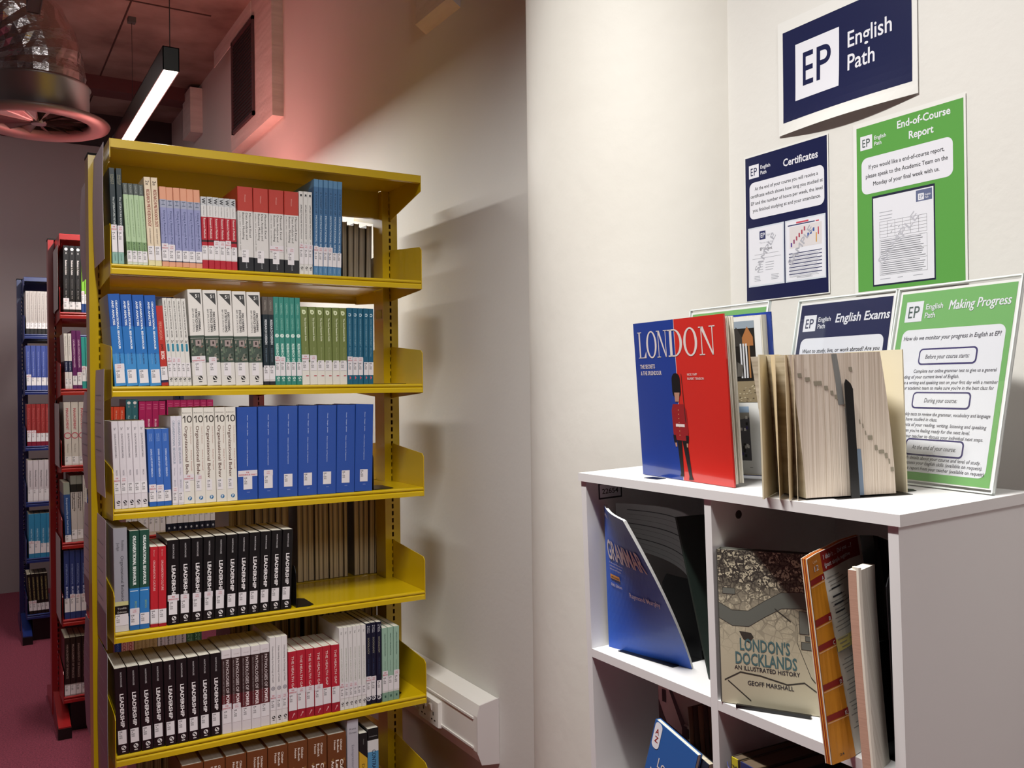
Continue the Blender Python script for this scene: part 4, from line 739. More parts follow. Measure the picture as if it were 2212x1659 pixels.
b.poly(CT, [(gx-.012, .062), (gx+.0, .062), (gx-.0005, .008), (gx-.0075, .008)], blk, .0004); b.poly(CT, [(gx+.001, .062), (gx+.014, .062), (gx+.021, .006), (gx+.014, .005)], blk, .0004)
b.poly(CT, [(gx-.010, .006), (gx-.0005, .006), (gx-.0005, .010), (gx-.008, .010)], blk, .0005); b.poly(CT, [(gx+.012, .002), (gx+.024, .003), (gx+.021, .008), (gx+.014, .008)], blk, .0005)
for i in range(7): b.disc(CT, gx-.004, .070+.0065*i, .0008, .0008, mat('d0b878', .4), 6, .0005)
b.poly(CT, [(gx+.008, .165), (gx+.0092, .165), (gx+.014, .09), (gx+.0125, .09)], mat('2c2420', .4), .0005)
b.v = [(gx-.004+(x-gx+.004)*1.06, y, .003+(z-.003)*1.09) for x, y, z in b.v]
b.build('cover_figure', lb)
o = thing('book_stand', 'black wire stand foot under the London hardback', 'stand', onbc(.16, .028, .0002))
MB().box((-.005, 0, 0), (.03, .02, .0006), BLACK).build('base_plate', o)
# ---- dictionary with fore-edge to the room, opened covers
Pc = mat('e0d6bc', .6, name='endpaper'); dang = math.degrees(math.atan2(.1307, .0494))
di = thing('dictionary', 'thick dictionary standing with page edges forward and covers spread', 'book', onbc(.525, .0098, .0008, dang))
# local: x along the fore-edge (0..0.14), y = depth to the spine (towards -u), z up
FE = mat('e0d3c4', .85, noise=((520, 2, 2.5), 'a8957f', .75), bump=((500, 2, 3), .35), name='dictionary_edges')
def fe(u, v): # fore-edge surface, bulging at the top
    x = .004+.134*u; lean = -.012*(1-u)*v*v-.012*v*v*u
    return (x+lean-.006*v, .004*math.cos(3.1*u)*.6+.003*abs(math.sin(9*u+2*v))*(1-u), .002+.200*v)
b = MB(); b.grid(fe, 48, 10, FE)
b.grid(lambda u, v: (fe(u, 1)[0], fe(u, 1)[1]+v*.12, fe(u, 1)[2]), 48, 1, PAGE)
b.grid(lambda u, v: (fe(0, v)[0], fe(0, v)[1]+(1-u)*.12, fe(0, v)[2]), 1, 10, PAGE)
b.grid(lambda u, v: (fe(1, v)[0], fe(1, v)[1]+u*.12, fe(1, v)[2]), 1, 10, PAGE); b.build('page_block', di)
MB().box((-.002, .12, 0), (.142, .124, .193), mat('2c2a40', .5)).build('spine', di)
# thumb marks
b = MB(); tk = mat('8f8775', .8); tk2 = mat('7e7f7c', .8)
def mk(u0, v0, u1, v1, m):
    b.grid(lambda u, v: (lambda q: (q[0], q[1]-.0006, q[2]))(fe(u0+(u1-u0)*u, v0+(v1-v0)*v)), 3, 4, m)
for u0, v0, u1, v1 in ((.06,.84,.10,.87),(.13,.81,.18,.84),(.22,.78,.31,.81),(.33,.745,.37,.775),(.39,.71,.42,.74),(.43,.68,.47,.71),(.49,.64,.515,.68),(.52,.615,.60,.645),(.66,.50,.67,.53),(.69,.47,.70,.50),(.71,.42,.72,.45),(.735,.385,.785,.415),(.80,.31,.83,.345),(.84,.285,.90,.31),(.905,.25,.935,.285),(.94,.21,.955,.245),(.955,.155,.99,.185)): mk(u0, v0, u1, v1, tk)
mk(.455, .64, .515, .995, tk2); mk(.515, .32, .595, .615, tk2); mk(.575, .0, .64, .325, mat('76879a', .8)); mk(.625, .87, .66, .90, tk)
b.build('thumb_marks', di)
# left cover and loose leaves swing towards the camera side
ca = math.radians(-dang)
def leaf(u0w, u1w, h, curl, m, th, name, m2=None):
    # from point u0w (spine side) to u1w (outer edge), both in bookcase u,w
    A = Vector((u0w[0]-.525, u0w[1]-.0098, 0)); B = Vector((u1w[0]-.525, u1w[1]-.0098, 0))
    rz = Matrix.Rotation(ca, 3, 'Z'); A = rz @ A; B = rz @ B; nn = (B-A).normalized().cross(Vector((0, 0, 1)))
    f = lambda u, v: tuple(A.lerp(B, u)+nn*(curl*math.sin(math.pi*u)*(.3+.7*v))+Vector((0, 0, h*v)))
    MB().slab(f, 8, 5, th, m, m2).build(name, di)
leaf((.425, .075), (.478, -.022), .204, .004, Pc, .0022, 'left_cover', mat('cfc4a8', .6))
leaf((.455, .050), (.500, -.012), .203, .010, mat('dcc9a2', .7), .0006, 'loose_leaf')
leaf((.475, .045), (.512, -.006), .202, -.006, mat('d8c6a4', .7), .0006, 'loose_leaf')
leaf((.490, .040), (.520, .002), .202, .004, mat('d2c4a8', .7), .0006, 'loose_leaf')
leaf((.455, .19), (.574, .164), .204, .003, Pc, .0022, 'right_cover', mat('cfc4a8', .6))
st = thing('book_stand', 'black metal book stand hooked over the front of the dictionary', 'stand', onbc(.525, .0098, .0002, dang))
hk = [(.066, .0), (.079, .0), (.0735, .152), (.070, .160), (.0635, .166), (.0615, .160)]
MB().prism(hk, 1, -.0085, -.0065, BLACK).build('hook', st)
MB().box((.045, -.0085, -.0), (.16, .03, .0006), BLACK).build('base_plate', st)
b = MB(); b.prism([(.13, .02), (.185, .02), (.19, .035), (.185, .05), (.13, .05)], 2, .0, .0006, BLACK); b.build('foot', st)
# ---- acrylic sign holders
ACR = bpy.data.materials.new('clear_acrylic'); ACR.use_nodes = True; nt = ACR.node_tree; nn_ = nt.nodes
pb_ = nn_['Principled BSDF']; pb_.inputs['Roughness'].default_value = .04; pb_.inputs['Base Color'].default_value = (.95, .97, .97, 1)
pb_.inputs['Specular IOR Level'].default_value = .7
tp = nn_.new('ShaderNodeBsdfTransparent'); tp.inputs[0].default_value = (.985, .99, .99, 1); mxs = nn_.new('ShaderNodeMixShader'); fr = nn_.new('ShaderNodeFresnel'); fr.inputs[0].default_value = 1.3
gls = nn_.new('ShaderNodeBsdfGlossy'); gls.inputs['Roughness'].default_value = .04
mxs.inputs[0].default_value = .05; nt.links.new(tp.outputs[0], mxs.inputs[1]); nt.links.new(gls.outputs[0], mxs.inputs[2]); nt.links.new(mxs.outputs[0], nn_['Material Output'].inputs[0])
def holder(u, w, ang, lean, label, fill, wd_=.219, ht=.312):
    """u,w = right base corner; sheet rises leaning back. local x runs from left to right, y up the sheet, z towards viewer"""
    base = BCM @ T3((u, w, .001)) @ Matrix.Rotation(math.radians(ang), 4, 'Z') @ Matrix.Rotation(math.radians(-lean), 4, 'X')
    M = base @ Matrix(((1, 0, 0, -wd_), (0, 0, -1, 0), (0, 1, 0, 0), (0, 0, 0, 1)))
    p = thing('sign_holder', label, 'sign', M, 'leaning acrylic sign holders on the bookcase')
    edge = mat('dfe6e2', .15, name='acrylic_edge')
    b = MB().box((0, 0, .0012), (wd_, ht, .0032), ACR); b.build('front_pane', p)
    b = MB().box((0, 0, -.0032), (wd_, ht, -.0016), ACR); b.build('back_pane', p)
    b = MB(); e = .0022
    b.box((0, 0, -.003), (e, ht, .0034), edge).box((wd_-e, 0, -.003), (wd_, ht, .0034), edge).box((0, ht-e, -.003), (wd_, ht, .0034), edge).box((0, 0, -.003), (wd_, e, .0034), edge); b.build('edge_rim', p)
    # foot plate running back, level with the board
    L = math.radians(lean); c, s_ = math.cos(L), math.sin(L)
    f = lambda d, h_: (h_*c+d*s_*1.0, -(d*c)+h_*s_)
    MB().prism([f(0.003, .0008), f(.062, .0008), f(.062, .0028), f(0.003, .0028)], 0, 0, wd_, ACR).build('foot_plate', p)
    sh = MB(); sh.box((.004, .006, -.0012), (wd_-.004, ht-.006, 0), PAPER); sh.build('paper', p)
    b = MB(); fill(b); b.build('print', p)
    return p
GR2 = mat('74ab67', .4, coat=.2, name='print_green_light'); NV2 = mat('23284c', .4, coat=.2, name='print_navy_light'); TX = mat('55535c', .5); PUR = mat('3c3566', .5)
X0, X1, Y0, Y1 = .008, .211, .008, .302
def making(b):
    b.rect(I4, X0, Y0, X1, Y1, GR2, .0003); b.rrect(I4, X0+.011, Y0+.012, X1-.009, Y1-.060, .012, WP, .0005)
    ep_logo(b, X0+.011, Y1-.047, .033, WP, mat('4c5c58', .5), WP, .0006)
    text(b, I4, 'Making Progress', X0+.092, Y1-.032, .104, .0145, WP, .02, .0007, shear=.12)
    c = (X0+X1)/2
    text(b, I4, 'How do we monitor your progress in English at EP?', c, Y1-.077, .172, .0066, TX, .006, .0008, 'C', .15)
    def pill(y, tx, w):
        b.rrect(I4, c-.052, y-.013, c+.052, y+.013, .007, PUR, .0007); b.rrect(I4, c-.0495, y-.0105, c+.0495, y+.0105, .005, WP, .0009)
        text(b, I4, tx, c, y-.0035, w, .0066, TX, .006, .0011, 'C', .15)
    pill(Y1-.104, 'Before your course starts:', .078); pill(Y1-.172, 'During your course:', .058); pill(Y1-.244, 'At the end of your course:', .078)
    def ln(y, tx, x1): text(b, I4, tx, x1, y, len(tx)*.00272, .0052, TX, .004, .0008, 'R', .15)
    ln(Y1-.129, 'Complete our online grammar test to give us a general', X1-.015); ln(Y1-.138, 'understanding of your current level of English.', X1-.075)
    ln(Y1-.147, 'Take a writing and speaking test on your first day with a member', X1-.010); ln(Y1-.1555, 'of our academic team to make sure you\'re in the best class for', X1-.015)
    ln(Y1-.196, 'Weekly tests to review the grammar, vocabulary and language', X1-.014); ln(Y1-.204, 'you have studied in class.', X1-.102)
    ln(Y1-.2125, 'Regular tests of your reading, writing, listening and speaking', X1-.018); ln(Y1-.2215, 'Tell us when you\'re feeling ready for the next level.', X1-.043)
    ln(Y1-.2300, 'Tutorial with your teacher to discuss your individual next steps.', X1-.020)
    ln(Y1-.263, 'Certificate with details about your course and level of study.', X1-.019); ln(Y1-.2705, 'Exam to assess your English skills (available on request).', X1-.015)
    ln(Y1-.2785, 'End-of-course report from your teacher (available on request).', X1-.010)
def exams(b):
    b.rect(I4, X0, Y0, X1, Y1, NV2, .0003); b.rrect(I4, X0+.009, Y0+.01, X1-.009, Y1-.063, .012, WP, .0005)
    ep_logo(b, X0+.010, Y1-.050, .030, WP, NV2, WP, .0006)
    text(b, I4, 'English Exams', X0+.085, Y1-.037, .115, .0150, WP, .02, .0007, shear=.12)
    for i, tx in enumerate(('Want to study, live, or work abroad? Are you', 'ready to prove your English ability? Book an', 'exam preparation course with us.')):
        text(b, I4, tx, (X0+X1)/2, Y1-.090-.015*i, .172 if i < 2 else .13, .0072, DK, .006, .0008, 'C', .15)
def ones(b):
    b.rect(I4, X0, Y0, X1, Y1, GR2, .0003); b.rrect(I4, X0+.009, Y0+.01, X1-.009, Y1-.063, .012, WP, .0005)
    ep_logo(b, X0+.009, Y1-.046, .030, WP, mat('4c5c58', .5), WP, .0006)
    text(b, I4, 'One-to-Ones', X0+.085, Y1-.033, .105, .0145, WP, .02, .0007, shear=.12)
holder(.669, .219, -7.3, 14, 'green sign headed Making Progress in a leaning acrylic holder', making)
holder(.446, .262, -4.0, 13, 'navy sign headed English Exams in a leaning acrylic holder', exams)
holder(.226, .205, -2.0, 13, 'green sign behind the London hardback in a leaning acrylic holder', ones)
# ---- grammar paperback in the upper left cell
v0 = -.3272
GB = mat('2152b4', .42, coat=.1, name='grammar_cover')
gb = thing('grammar_book', 'blue grammar paperback with curling cover in upper left bookcase cell', 'book', onbc(.0273, .0338, v0))
def gf(s, t, off=0):
    a = math.radians(10.4-38*t**1.1); x = s*.192
    aa = a; cx = x*math.cos(aa)+.003*math.sin(3*s); cy = x*math.sin(aa)-.010*math.sin(math.pi*s)*t
    return (cx-.018*t*0, cy+off, .268*t)
MB().slab(lambda u, v: gf(u, v), 16, 16, .0007, GB, mat('d0d4d4', .4)).build('front_cover', gb, smooth=False)
b = MB(); b.slab(lambda u, v: gf(u*.99, v*.99, .0012), 16, 16, .005, mat('d8dad8', .5)); b.build('page_block', gb)
def onf(mb, body, x, y, w, h, m, bold=.012):
    vs, fs = glyphs(body, bold); a = min(v[0] for v in vs); c = max(v[0] for v in vs); sx = w/(c-a); sy = h/CAPH
    mb.add([tuple(Vector(gf((x+(v[0]-a)*sx)/.192, (y+v[1]*sy)/.268))+Vector((.0006, -.0016, 0))) for v in vs], fs, m)
b = MB(); onf(b, 'CAMBRIDGE', .010, .250, .045, .006, LET); onf(b, 'GRAMMAR', .016, .172, .160, .034, LET, .02)
for i, tx in enumerate(('A self-study reference and', 'practice book for intermediate', 'learners of English')): onf(b, tx, .020, .163-.006*i, .058-.006*i, .0032, LET, 0)
onf(b, 'Fifth Edition', .020, .120, .038, .0055, LET); onf(b, 'Raymond Murphy', .080, .110, .09, .009, LET)
b.grid(lambda u, v: tuple(Vector(gf((.019+.036*u)/.192, (.134+.008*v)/.268))+Vector((.0006, -.0014, 0))), 4, 2, mat('d08c3c', .5)); onf(b, 'with answers', .022, .136, .03, .0035, DK)
b.build('cover_lettering', gb)
def gp(u, v): # fanned page arching over towards the back cover
    return (.010+.195*u, .020+.055*math.sin(math.pi*u*.8)-.02*u, .268-.105*(1-v)*(.75+.35*u)-.012*u*u)
MB().slab(gp, 14, 6, .004, mat('c4c8c8', .6)).build('page_block', gb)
b = MB()
for i in range(9): b.grid(lambda u, w_: tuple(Vector(gp(.1+.75*u, .88-i*.1-(.012 if i % 3 else .03)*w_*.6))+Vector((0, -.0008, 0))), 10, 1, mat('5c6064' if i % 3 == 0 else '8c9094', .6))
b.build('page_text', gb)
DG = mat('1f2c26', .45, name='dark_green_cover')
b = MB(); b.add([(.203, -.004, .268), (.243, .022, .001), (.262, .19, .001), (.235, .17, .266), (.206, -.003, .268), (.246, .023, .001), (.265, .19, .001), (.238, .17, .266)],
   [(0, 1, 2, 3), (7, 6, 5, 4), (0, 4, 5, 1), (1, 5, 6, 2), (2, 6, 7, 3), (3, 7, 4, 0)], DG); b.build('back_cover', gb)
be = thing('book_stand', 'black metal stand behind the curling blue grammar paperback', 'stand', onbc(.06, .03, v0))
MB().prism([(0, 0), (.13, .018), (.13, .12), (0, .12)], 2, .0, .0012, BLACK).build('base_plate', be)
MB().prism([(.03, .001), (.13, .001), (.13, .12), (.118, .138), (.042, .138), (.03, .12)], 1, .085, .087, mat('232426', .45)).build('upright', be)
# ---- docklands hardback in the upper right cell
MAPM = bpy.data.materials.new('antique_map'); MAPM.use_nodes = True; nt = MAPM.node_tree; n = nt.nodes; pb_ = n['Principled BSDF']
tc = n.new('ShaderNodeTexCoord'); vo = n.new('ShaderNodeTexVoronoi'); vo.feature = 'DISTANCE_TO_EDGE'; vo.inputs['Scale'].default_value = 75
nz = n.new('ShaderNodeTexNoise'); nz.inputs['Scale'].default_value = 260; nz.inputs['Detail'].default_value = 4
n2 = n.new('ShaderNodeTexNoise'); n2.inputs['Scale'].default_value = 14
sx = n.new('ShaderNodeSeparateXYZ'); r1 = n.new('ShaderNodeMapRange'); r1.inputs['From Min'].default_value = .07; r1.inputs['From Max'].default_value = .19
m1 = n.new('ShaderNodeMath'); m1.operation = 'LESS_THAN'; m1.inputs[1].default_value = .045
m2 = n.new('ShaderNodeMath'); m2.operation = 'GREATER_THAN'; m2.inputs[1].default_value = .52
m3 = n.new('ShaderNodeMath'); m3.operation = 'MULTIPLY'; m4 = n.new('ShaderNodeMath'); m4.operation = 'MAXIMUM'; m5 = n.new('ShaderNodeMath'); m5.operation = 'MULTIPLY'
mx = n.new('ShaderNodeMix'); mx.data_type = 'RGBA'; mx.inputs['A'].default_value = lin('b8b098'); mx.inputs['B'].default_value = lin('3c3834')
L_ = nt.links.new
vb2 = n.new('ShaderNodeTexVoronoi'); vb2.distance = 'CHEBYCHEV'; vb2.inputs['Scale'].default_value = 120; mpv = n.new('ShaderNodeMapping'); mpv.inputs['Rotation'].default_value = (0, .35, 0)
L_(tc.outputs['Object'], mpv.inputs[0]); L_(mpv.outputs[0], vb2.inputs['Vector'])
sc_ = n.new('ShaderNodeSeparateColor'); L_(vb2.outputs['Color'], sc_.inputs[0]); gt_ = n.new('ShaderNodeMath'); gt_.operation = 'GREATER_THAN'; gt_.inputs[1].default_value = .45; L_(sc_.outputs[0], gt_.inputs[0])
L_(tc.outputs['Object'], vo.inputs['Vector']); L_(tc.outputs['Object'], nz.inputs['Vector']); L_(tc.outputs['Object'], n2.inputs['Vector']); L_(tc.outputs['Object'], sx.inputs[0])
L_(sx.outputs['Z'], r1.inputs['Value']); L_(vo.outputs['Distance'], m1.inputs[0]); L_(nz.outputs['Fac'], m2.inputs[0]); mxx = n.new('ShaderNodeMath'); mxx.operation = 'MULTIPLY'; mxx.inputs[1].default_value = .8; L_(gt_.outputs[0], mxx.inputs[0]); m6 = n.new('ShaderNodeMath'); m6.operation = 'MAXIMUM'; L_(m2.outputs[0], m6.inputs[0]); L_(mxx.outputs[0], m6.inputs[1]); L_(m6.outputs[0], m3.inputs[0]); L_(r1.outputs[0], m3.inputs[1])
L_(m1.outputs[0], m4.inputs[0]); L_(m3.outputs[0], m4.inputs[1]); L_(m4.outputs[0], m5.inputs[0]); L_(r1.outputs[0], m5.inputs[1]); L_(m5.outputs[0], mx.inputs['Factor'])
L_(mx.outputs['Result'], pb_.inputs['Base Color']); pb_.inputs['Roughness'].default_value = .3
dang2 = math.degrees(math.atan2(.0885, .1024))
dl = thing('docklands_book', 'antique map covered Docklands hardback in upper right bookcase cell', 'book', onbc(.3589, .0010, v0+.001, dang2-12))
DW, DH = .165, .236
MB().box((0, 0, 0), (DW, .0025, DH), MAPM).build('front_cover', dl)
MB().box((-.002, 0, 0), (0, .020, DH), mat('4c4c48', .4)).build('spine', dl)
MB().box((0, .0175, 0), (DW, .020, DH), mat('4c4c48', .4)).build('back_cover', dl)
MB().box((0, .0026, .003), (DW-.004, .0174, DH-.003), PAGEW).build('page_block', dl)
b = MB(); CT2 = coverT(-.0001); riv = mat('63665f', .4); rl = mat('38352f', .5)
rp_ = [(0, .142), (.02, .132), (.045, .133), (.07, .150), (.095, .165), (.125, .168), (.165, .158)]
def ribbon(pts, w, m, z):
    for (x0, y0), (x1, y1) in zip(pts, pts[1:]): b.poly(CT2, [(x0, y0-w), (x1, y1-w), (x1, y1+w), (x0, y0+w)], m, z)
ribbon(rp_, .0125, rl, 0); ribbon(rp_, .0115, riv, .00005)
for pts in ([(.112, .155), (.118, .12), (.116, .105), (.135, .055), (.165, .02)], [(.005, .035), (.03, .05), (.06, .048), (.1, .040), (.125, .046)], [(.125, .046), (.165, .02)], [(.01, .035), (.045, .008)], [(.085, .152), (.108, .135)]): ribbon(pts, .0012, rl, .00005)
for x, y, w_, h_ in ((.120, .118, .014, .034), (.128, .108, .01, .008), (.122, .095, .016, .012), (.006, .168, .020, .010)): b.rect(CT2, x, y, x+w_, y+h_, rl, .0001); b.rect(CT2, x+.0008, y+.0008, x+w_-.0008, y+h_-.0008, mat('686a62', .5), .00015)
b.poly(CT2, [(.03, .113), (.036, .101), (.045, .096), (.052, .106), (.048, .112)], rl, .0001)
b.build('map_print', dl)
b = MB(); TE = mat('4c6a6c', .4)
text(b, CT2, "LONDON'S", .068, .0845, .075, .0175, TE, .022, .0002, 'C'); text(b, CT2, 'DOCKLANDS', .069, .063, .092, .0175, TE, .022, .0002, 'C')
text(b, CT2, 'AN ILLUSTRATED HISTORY', .070, .054, .098, .0062, DK, .015, .0002, 'C'); text(b, CT2, 'GEOFF MARSHALL', .075, .032, .069, .0066, DK, .015, .0002, 'C')
b.build('cover_lettering', dl)
o = thing('book_stand', 'black plastic stand beneath the map covered hardback', 'stand', onbc(.385, .006, v0, dang2-12))
MB().prism([(0, 0), (.10, 0), (.11, .01), (.11, .11), (0, .11)], 2, 0, .0008, BLACK).build('base_plate', o)
MB().box((0, -.006, .0), (.11, 0, .005), BLACK).build('front_ledge', o)
# ---- vocabulary book standing fanned open at the right of the cell
vb = thing('vocabulary_book', 'open orange and white exercise paperback fanned at bookcase right edge', 'book', onbc(.5927, -.0498, v0+.0008))
VH = .262
def path(pts):
    P = [Vector((p[0]-.5927, p[1]+.0498)) for p in pts]; L = [0]
    for a, c in zip(P, P[1:]): L.append(L[-1]+(c-a).length)
    def f(s):
        s *= L[-1]
        for i in range(len(P)-1):
            if s <= L[i+1] or i == len(P)-2:
                return P[i].lerp(P[i+1], (s-L[i])/(L[i+1]-L[i]))
    return f
botp = path([(.602, -.044), (.602, -.005), (.594, .04), (.575, .085), (.556, .13)])
topp = path([(.578, -.050), (.560, -.010), (.545, .035), (.525, .085), (.515, .135)])
def vf(off=0):
    def f(s, t):
        p = botp(s).lerp(topp(s), t); return (p.x-off, p.y-off*.25, VH*t*(1+.0*s))
    return f
YP = mat('dbd8d0', .5, name='exercise_page'); ORG = mat('d08a24', .45); MRN = mat('8c2420', .45)
b = MB(); b.slab(vf(), 20, 8, .0012, YP); b.build('unit_page', vb)
b = MB()
for i, (o1, m) in enumerate(((.0014, mat('c8741c', .6)), (.0028, mat('8c2c18', .6)), (.0042, mat('d28c30', .6)), (.0056, mat('9c3c1c', .6)), (.0070, mat('e0d4bc', .6)))):
    b.slab(vf(o1), 14, 4, .0012, m)
b.build('page_block', vb)
b = MB()
def vpatch(s0, t0, s1, t1, m, z=.0006, n=4):
    F = vf(-.0006-z); b.grid(lambda u, v: F(s0+(s1-s0)*u, t0+(t1-t0)*v), n, 3, m)
vpatch(.0, .0, .26, .90, ORG); vpatch(0, .90, .26, 1, mat('c0782c', .45)); vpatch(.26, .90, .95, 1, MRN)
for t0, t1 in ((.865, .895), (.665, .70), (.545, .575), (.355, .385), (.205, .235)): vpatch(.0, t0, .265, t1, MRN, .0010)
for t0 in (.855, .655, .535, .345, .195): vpatch(.0, t0, .26, t0+.006, mat('e4b080', .5), .0012)
grt = mat('8e8c88', .6)
for i in range(40):
    t0 = .86-i*.0205
    if t0 > .12 and i % 5 != 4: vpatch(.30+.02*(i % 3), t0, .30+.02*(i % 3)+(.22+.03*(i*7 % 5)), t0+.005, grt, .0008, 3)
vpatch(.27, .50, .55, .56, mat('d8cc7c', .5), .0007)
for t0 in (.80, .76, .72, .68): vpatch(.34, t0, .50, t0+.008, DK, .0012)
b.build('page_print', vb)
def vtext(mb, body, s0, t0, ws, ht, m, bold=.01):
    vs, fs = glyphs(body, bold); a = min(v[0] for v in vs); c = max(v[0] for v in vs); F = vf(-.0024)
    mb.add([F(s0+(v[0]-a)/(c-a)*ws, t0+v[1]/CAPH*ht) for v in vs], fs, m)
b = MB(); vtext(b, 'Unit', .08, .965, .09, .014, mat('e8c89c', .5)); vtext(b, '12', .09, .925, .09, .026, WP)
vtext(b, "I didn't ...  Did you ...?", .29, .960, .54, .022, WP); vtext(b, '(past simple negative', .29, .920, .50, .022, WP)
for lt, t0 in (('A', .868), ('B', .668), ('C', .548), ('D', .358), ('E', .208)): vtext(b, lt, .21, t0, .03, .018, WP)
vtext(b, '24', .08, .03, .05, .012, DK)
b.build('page_lettering', vb)
# arching back half and dark cover
arch = path([(.515, .135), (.530, .150), (.565, .135), (.605, .085), (.640, .03), (.655, .004)])
archb = path([(.556, .13), (.575, .150), (.600, .14), (.625, .10), (.645, .05), (.656, .012)])
def af(off):
    def f(s, t):
        p = archb(s).lerp(arch(s), t); return (p.x+off*.9, p.y+off*.4, VH*t-(.03*s*s*t))
    return f
b = MB(); b.slab(af(0), 24, 5, .0012, mat('121214', .25, coat=.5), mat('1c1c1e', .4)); b.build('back_cover', vb)
pth = path([(.618, -.022), (.626, .02), (.628, .06)])
PE = mat('b8907c', .8, noise=((3, 3, 900), '8c6858', .5), name='pink_page_edges')
def pf(s, t):   # fore-edge of the right hand chunk, sagging outwards at the foot
    x = .621+.017*(1-t)**1.4+s*.014; y = -.024-.004*(1-t)+.004*s; return (x-.5927, y+.0498, -.004+(VH-.006)*t)
b = MB(); b.slab(pf, 4, 12, .05, PE, PAGEW); b.build('page_block', vb)
b = MB(); b.slab(lambda s, t: (pf(.0, t)[0]+.0145+s*.001, pf(0, t)[1]+.002+s*.004, pf(0, t)[2]+.004), 3, 10, .012, mat('d8d2c4', .7)); b.build('outer_leaves', vb)
be = thing('book_stand', 'black metal stand inside the fanned exercise paperback', 'stand', onbc(.60, .03, v0))
MB().box((-.03, .0, 0), (.045, .10, .0012), BLACK).build('base_plate', be)
MB().prism([(0, 0), (.08, 0), (.08, .12), (.06, .14), (.02, .14), (0, .12)], 0, -.001, .001, BLACK).build('upright', be)
# ---- lower left cell
v1 = v0-CP
def slabbook(name, label, M, w, h, t, cm, pm, letter=None, parts=None):
    p = thing(name, label, 'book', M)
    MB().box((0, 0, 0), (w, .0015, h), cm).build('front_cover', p)
    MB().box((0, t-.0015, 0), (w, t, h), cm).build('back_cover', p)
    MB().box((-.001, 0, 0), (0, t, h), cm).build('spine', p)
    MB().box((0, .0016, .001), (w-.002, t-.0016, h-.001), pm).build('page_block', p)
    if letter:
        b = MB(); letter(b); b.build('cover_print', p)
    return p
def house(b):
    S_ = coverT(-.0004); q = lambda c: mat(c, .4); W_ = .107
    b.rect(S_, 0, 0, W_, .271, q('d0c8bc'), .0); b.poly(S_, [(0, .24), (.0, .02), (.04, .02), (.035, .13), (.028, .19), (.012, .215)], q('1e1c18'), .0002)
    b.poly(S_, [(.030, .271), (.062, .215), (W_, .205), (W_, .271)], q('8c7c74'), .0003); b.poly(S_, [(.024, .271), (.032, .271), (.066, .215), (.058, .205)], q('181614'), .0005)
    b.rect(S_, .058, .10, .070, .21, q('141414'), .0005); b.rect(S_, .070, .19, W_, .207, q('1c1a18'), .0005); b.poly(S_, [(.078, .12), (.1, .12), (.1, .185), (.082, .185)], q('c4bcb4'), .0006); b.rect(S_, .088, .12, .091, .188, q('141414'), .0007)
    b.poly(S_, [(0, .12), (.05, .10), (W_, .12), (W_, 0), (0, 0)], q('1c1814'), .0006); b.rect(S_, .010, .238, .020, .260, q('141414'), .0007); b.rect(S_, 0, 0, W_, .07, q('3c2018'), .0008)
slabbook('picture_book', 'black and white house photo book at back of lower left cell', onbc(.133, .062, v1, 2), .108, .272, .008, mat('8c8478', .4), PAGEW, house)
BR = mat('4a2c20', .6, name='brown_paper')
p = thing('booklet_bundle', 'fan of brown paper booklets beside the house photo book', 'booklet', onbc(.247, .085, v1, 0))
for i in range(6):
    f = lambda u, v, i=i: (.0035*i+.008*u-.006*v*v+.004*i*(1-v)*.35, .10*u-.05+.008*i, .262*v)
    MB().slab(f, 3, 8, .0015, mat(['5c3a28', '3c241c', '6c4834', '442c22', '583828', '2c1c16'][i], .6)).build('booklet', p)
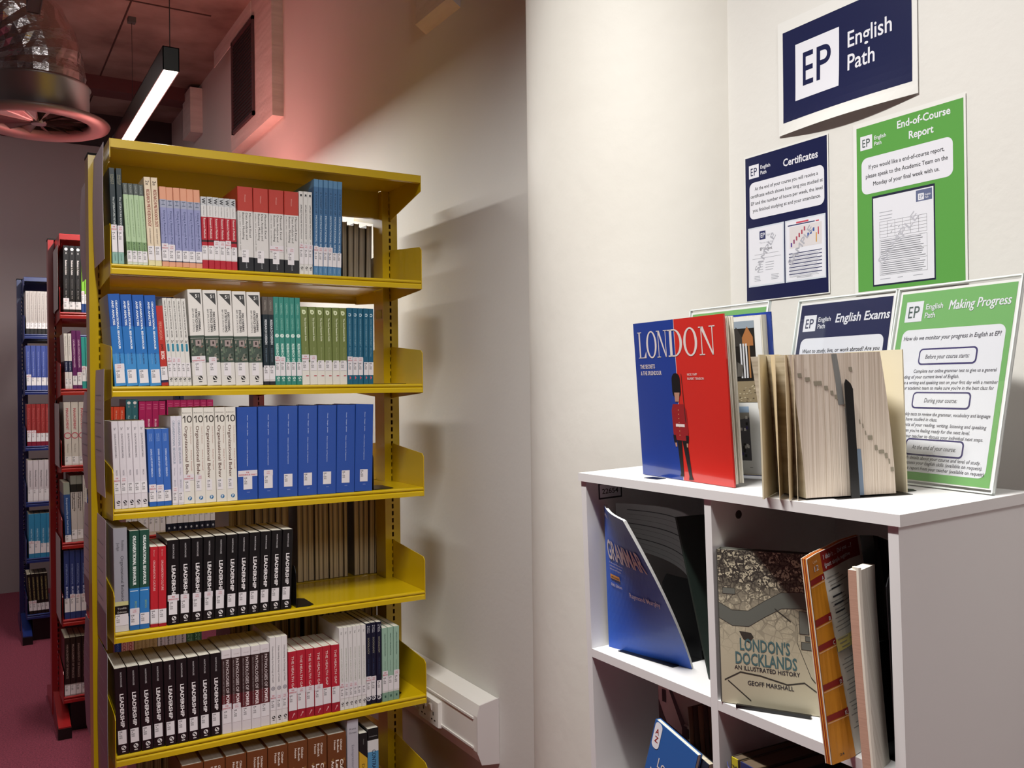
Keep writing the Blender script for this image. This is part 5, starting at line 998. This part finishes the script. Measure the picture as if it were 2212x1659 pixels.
def lhidden(b):
    S_ = coverT(-.0004); text(b, S_, 'London', .026, .126, .06, .017, LET, .006, .0002); text(b, S_, 'Hidden', .012, .100, .062, .017, LET, .006, .0002); text(b, S_, 'Walks', .012, .072, .055, .017, LET, .006, .0002)
    b.rrect(S_, .002, .152, .020, .1995, .008, WP, .0002); text(b, S_, 'A', .006, .178, .009, .010, MRN, .02, .0004); text(b, S_, 'Z', .007, .164, .009, .010, MRN, .02, .0004)
Mh = onbc(.131, -.004, v1+.036, 0) @ Matrix.Rotation(math.radians(15), 4, 'Y') @ Matrix.Rotation(math.radians(-5), 4, 'X')
slabbook('guide_book', 'small blue London guidebook tilted in lower left cell', Mh, .106, .200, .011, mat('235a9c', .3, coat=.3), PAGEW, lhidden)
slabbook('guide_book', 'dark slate booklet leaning behind the small blue guidebook', Mh @ T3((.004, .0125, .001)), .118, .190, .014, mat('262c3c', .4), PAGE, None)
# ---- lower right cell
def spinebook(label, u, t, h, d, spine, top, letter=None, w=.004):
    p = thing('book', label, 'book', onbc(u, w, v1, -5))
    b = MB(); b.box((0, 0, 0), (.002, d, h), top).box((t-.002, 0, 0), (t, d, h), top).box((.002, 0, 0), (t-.002, .002, h), spine); b.build('cover', p)
    MB().box((.002, .002, .002), (t-.002, d-.004, h-.001), mat('5a4a38', .8)).build('page_block', p)
    if letter: b = MB(); letter(b); b.build('spine_lettering', p)
    return p
def ylet(b):
    S_ = coverT(-.0004); text(b, S_, 'THE', .003, .215, .012, .006, DK, .02, .0002); text(b, S_, 'MYSTERY', .002, .203, .015, .006, DK, .02, .0002)
spinebook('yellow spined book first from left in lower right bookcase cell', .370, .018, .232, .155, mat('bcae2c', .4), mat('3c3428', .5), ylet)
spinebook('thick dark brown book between yellow spine and black book', .3885, .034, .231, .16, mat('2c3460', .4), mat('4a3a28', .5))
spinebook('black book third from left in lower right bookcase cell', .4230, .030, .228, .16, mat('16161a', .4), mat('201c18', .5))
spinebook('brown book behind the foot of the fanned exercise paperback', .4535, .05, .215, .15, mat('4a3420', .5), mat('4a3420', .5))
p = thing('leaflet', 'curled white leaflet poking out beside the yellow spined book', 'leaflet', onbc(.384, -.006, v1+.10, -12))
MB().slab(lambda u, v: (.034*u, -.006*math.sin(3*u)-.010*v*v, .133*v-.006*u), 6, 8, .0012, mat('e8e6e0', .5), mat('2c3468', .4)).build('sheet', p)
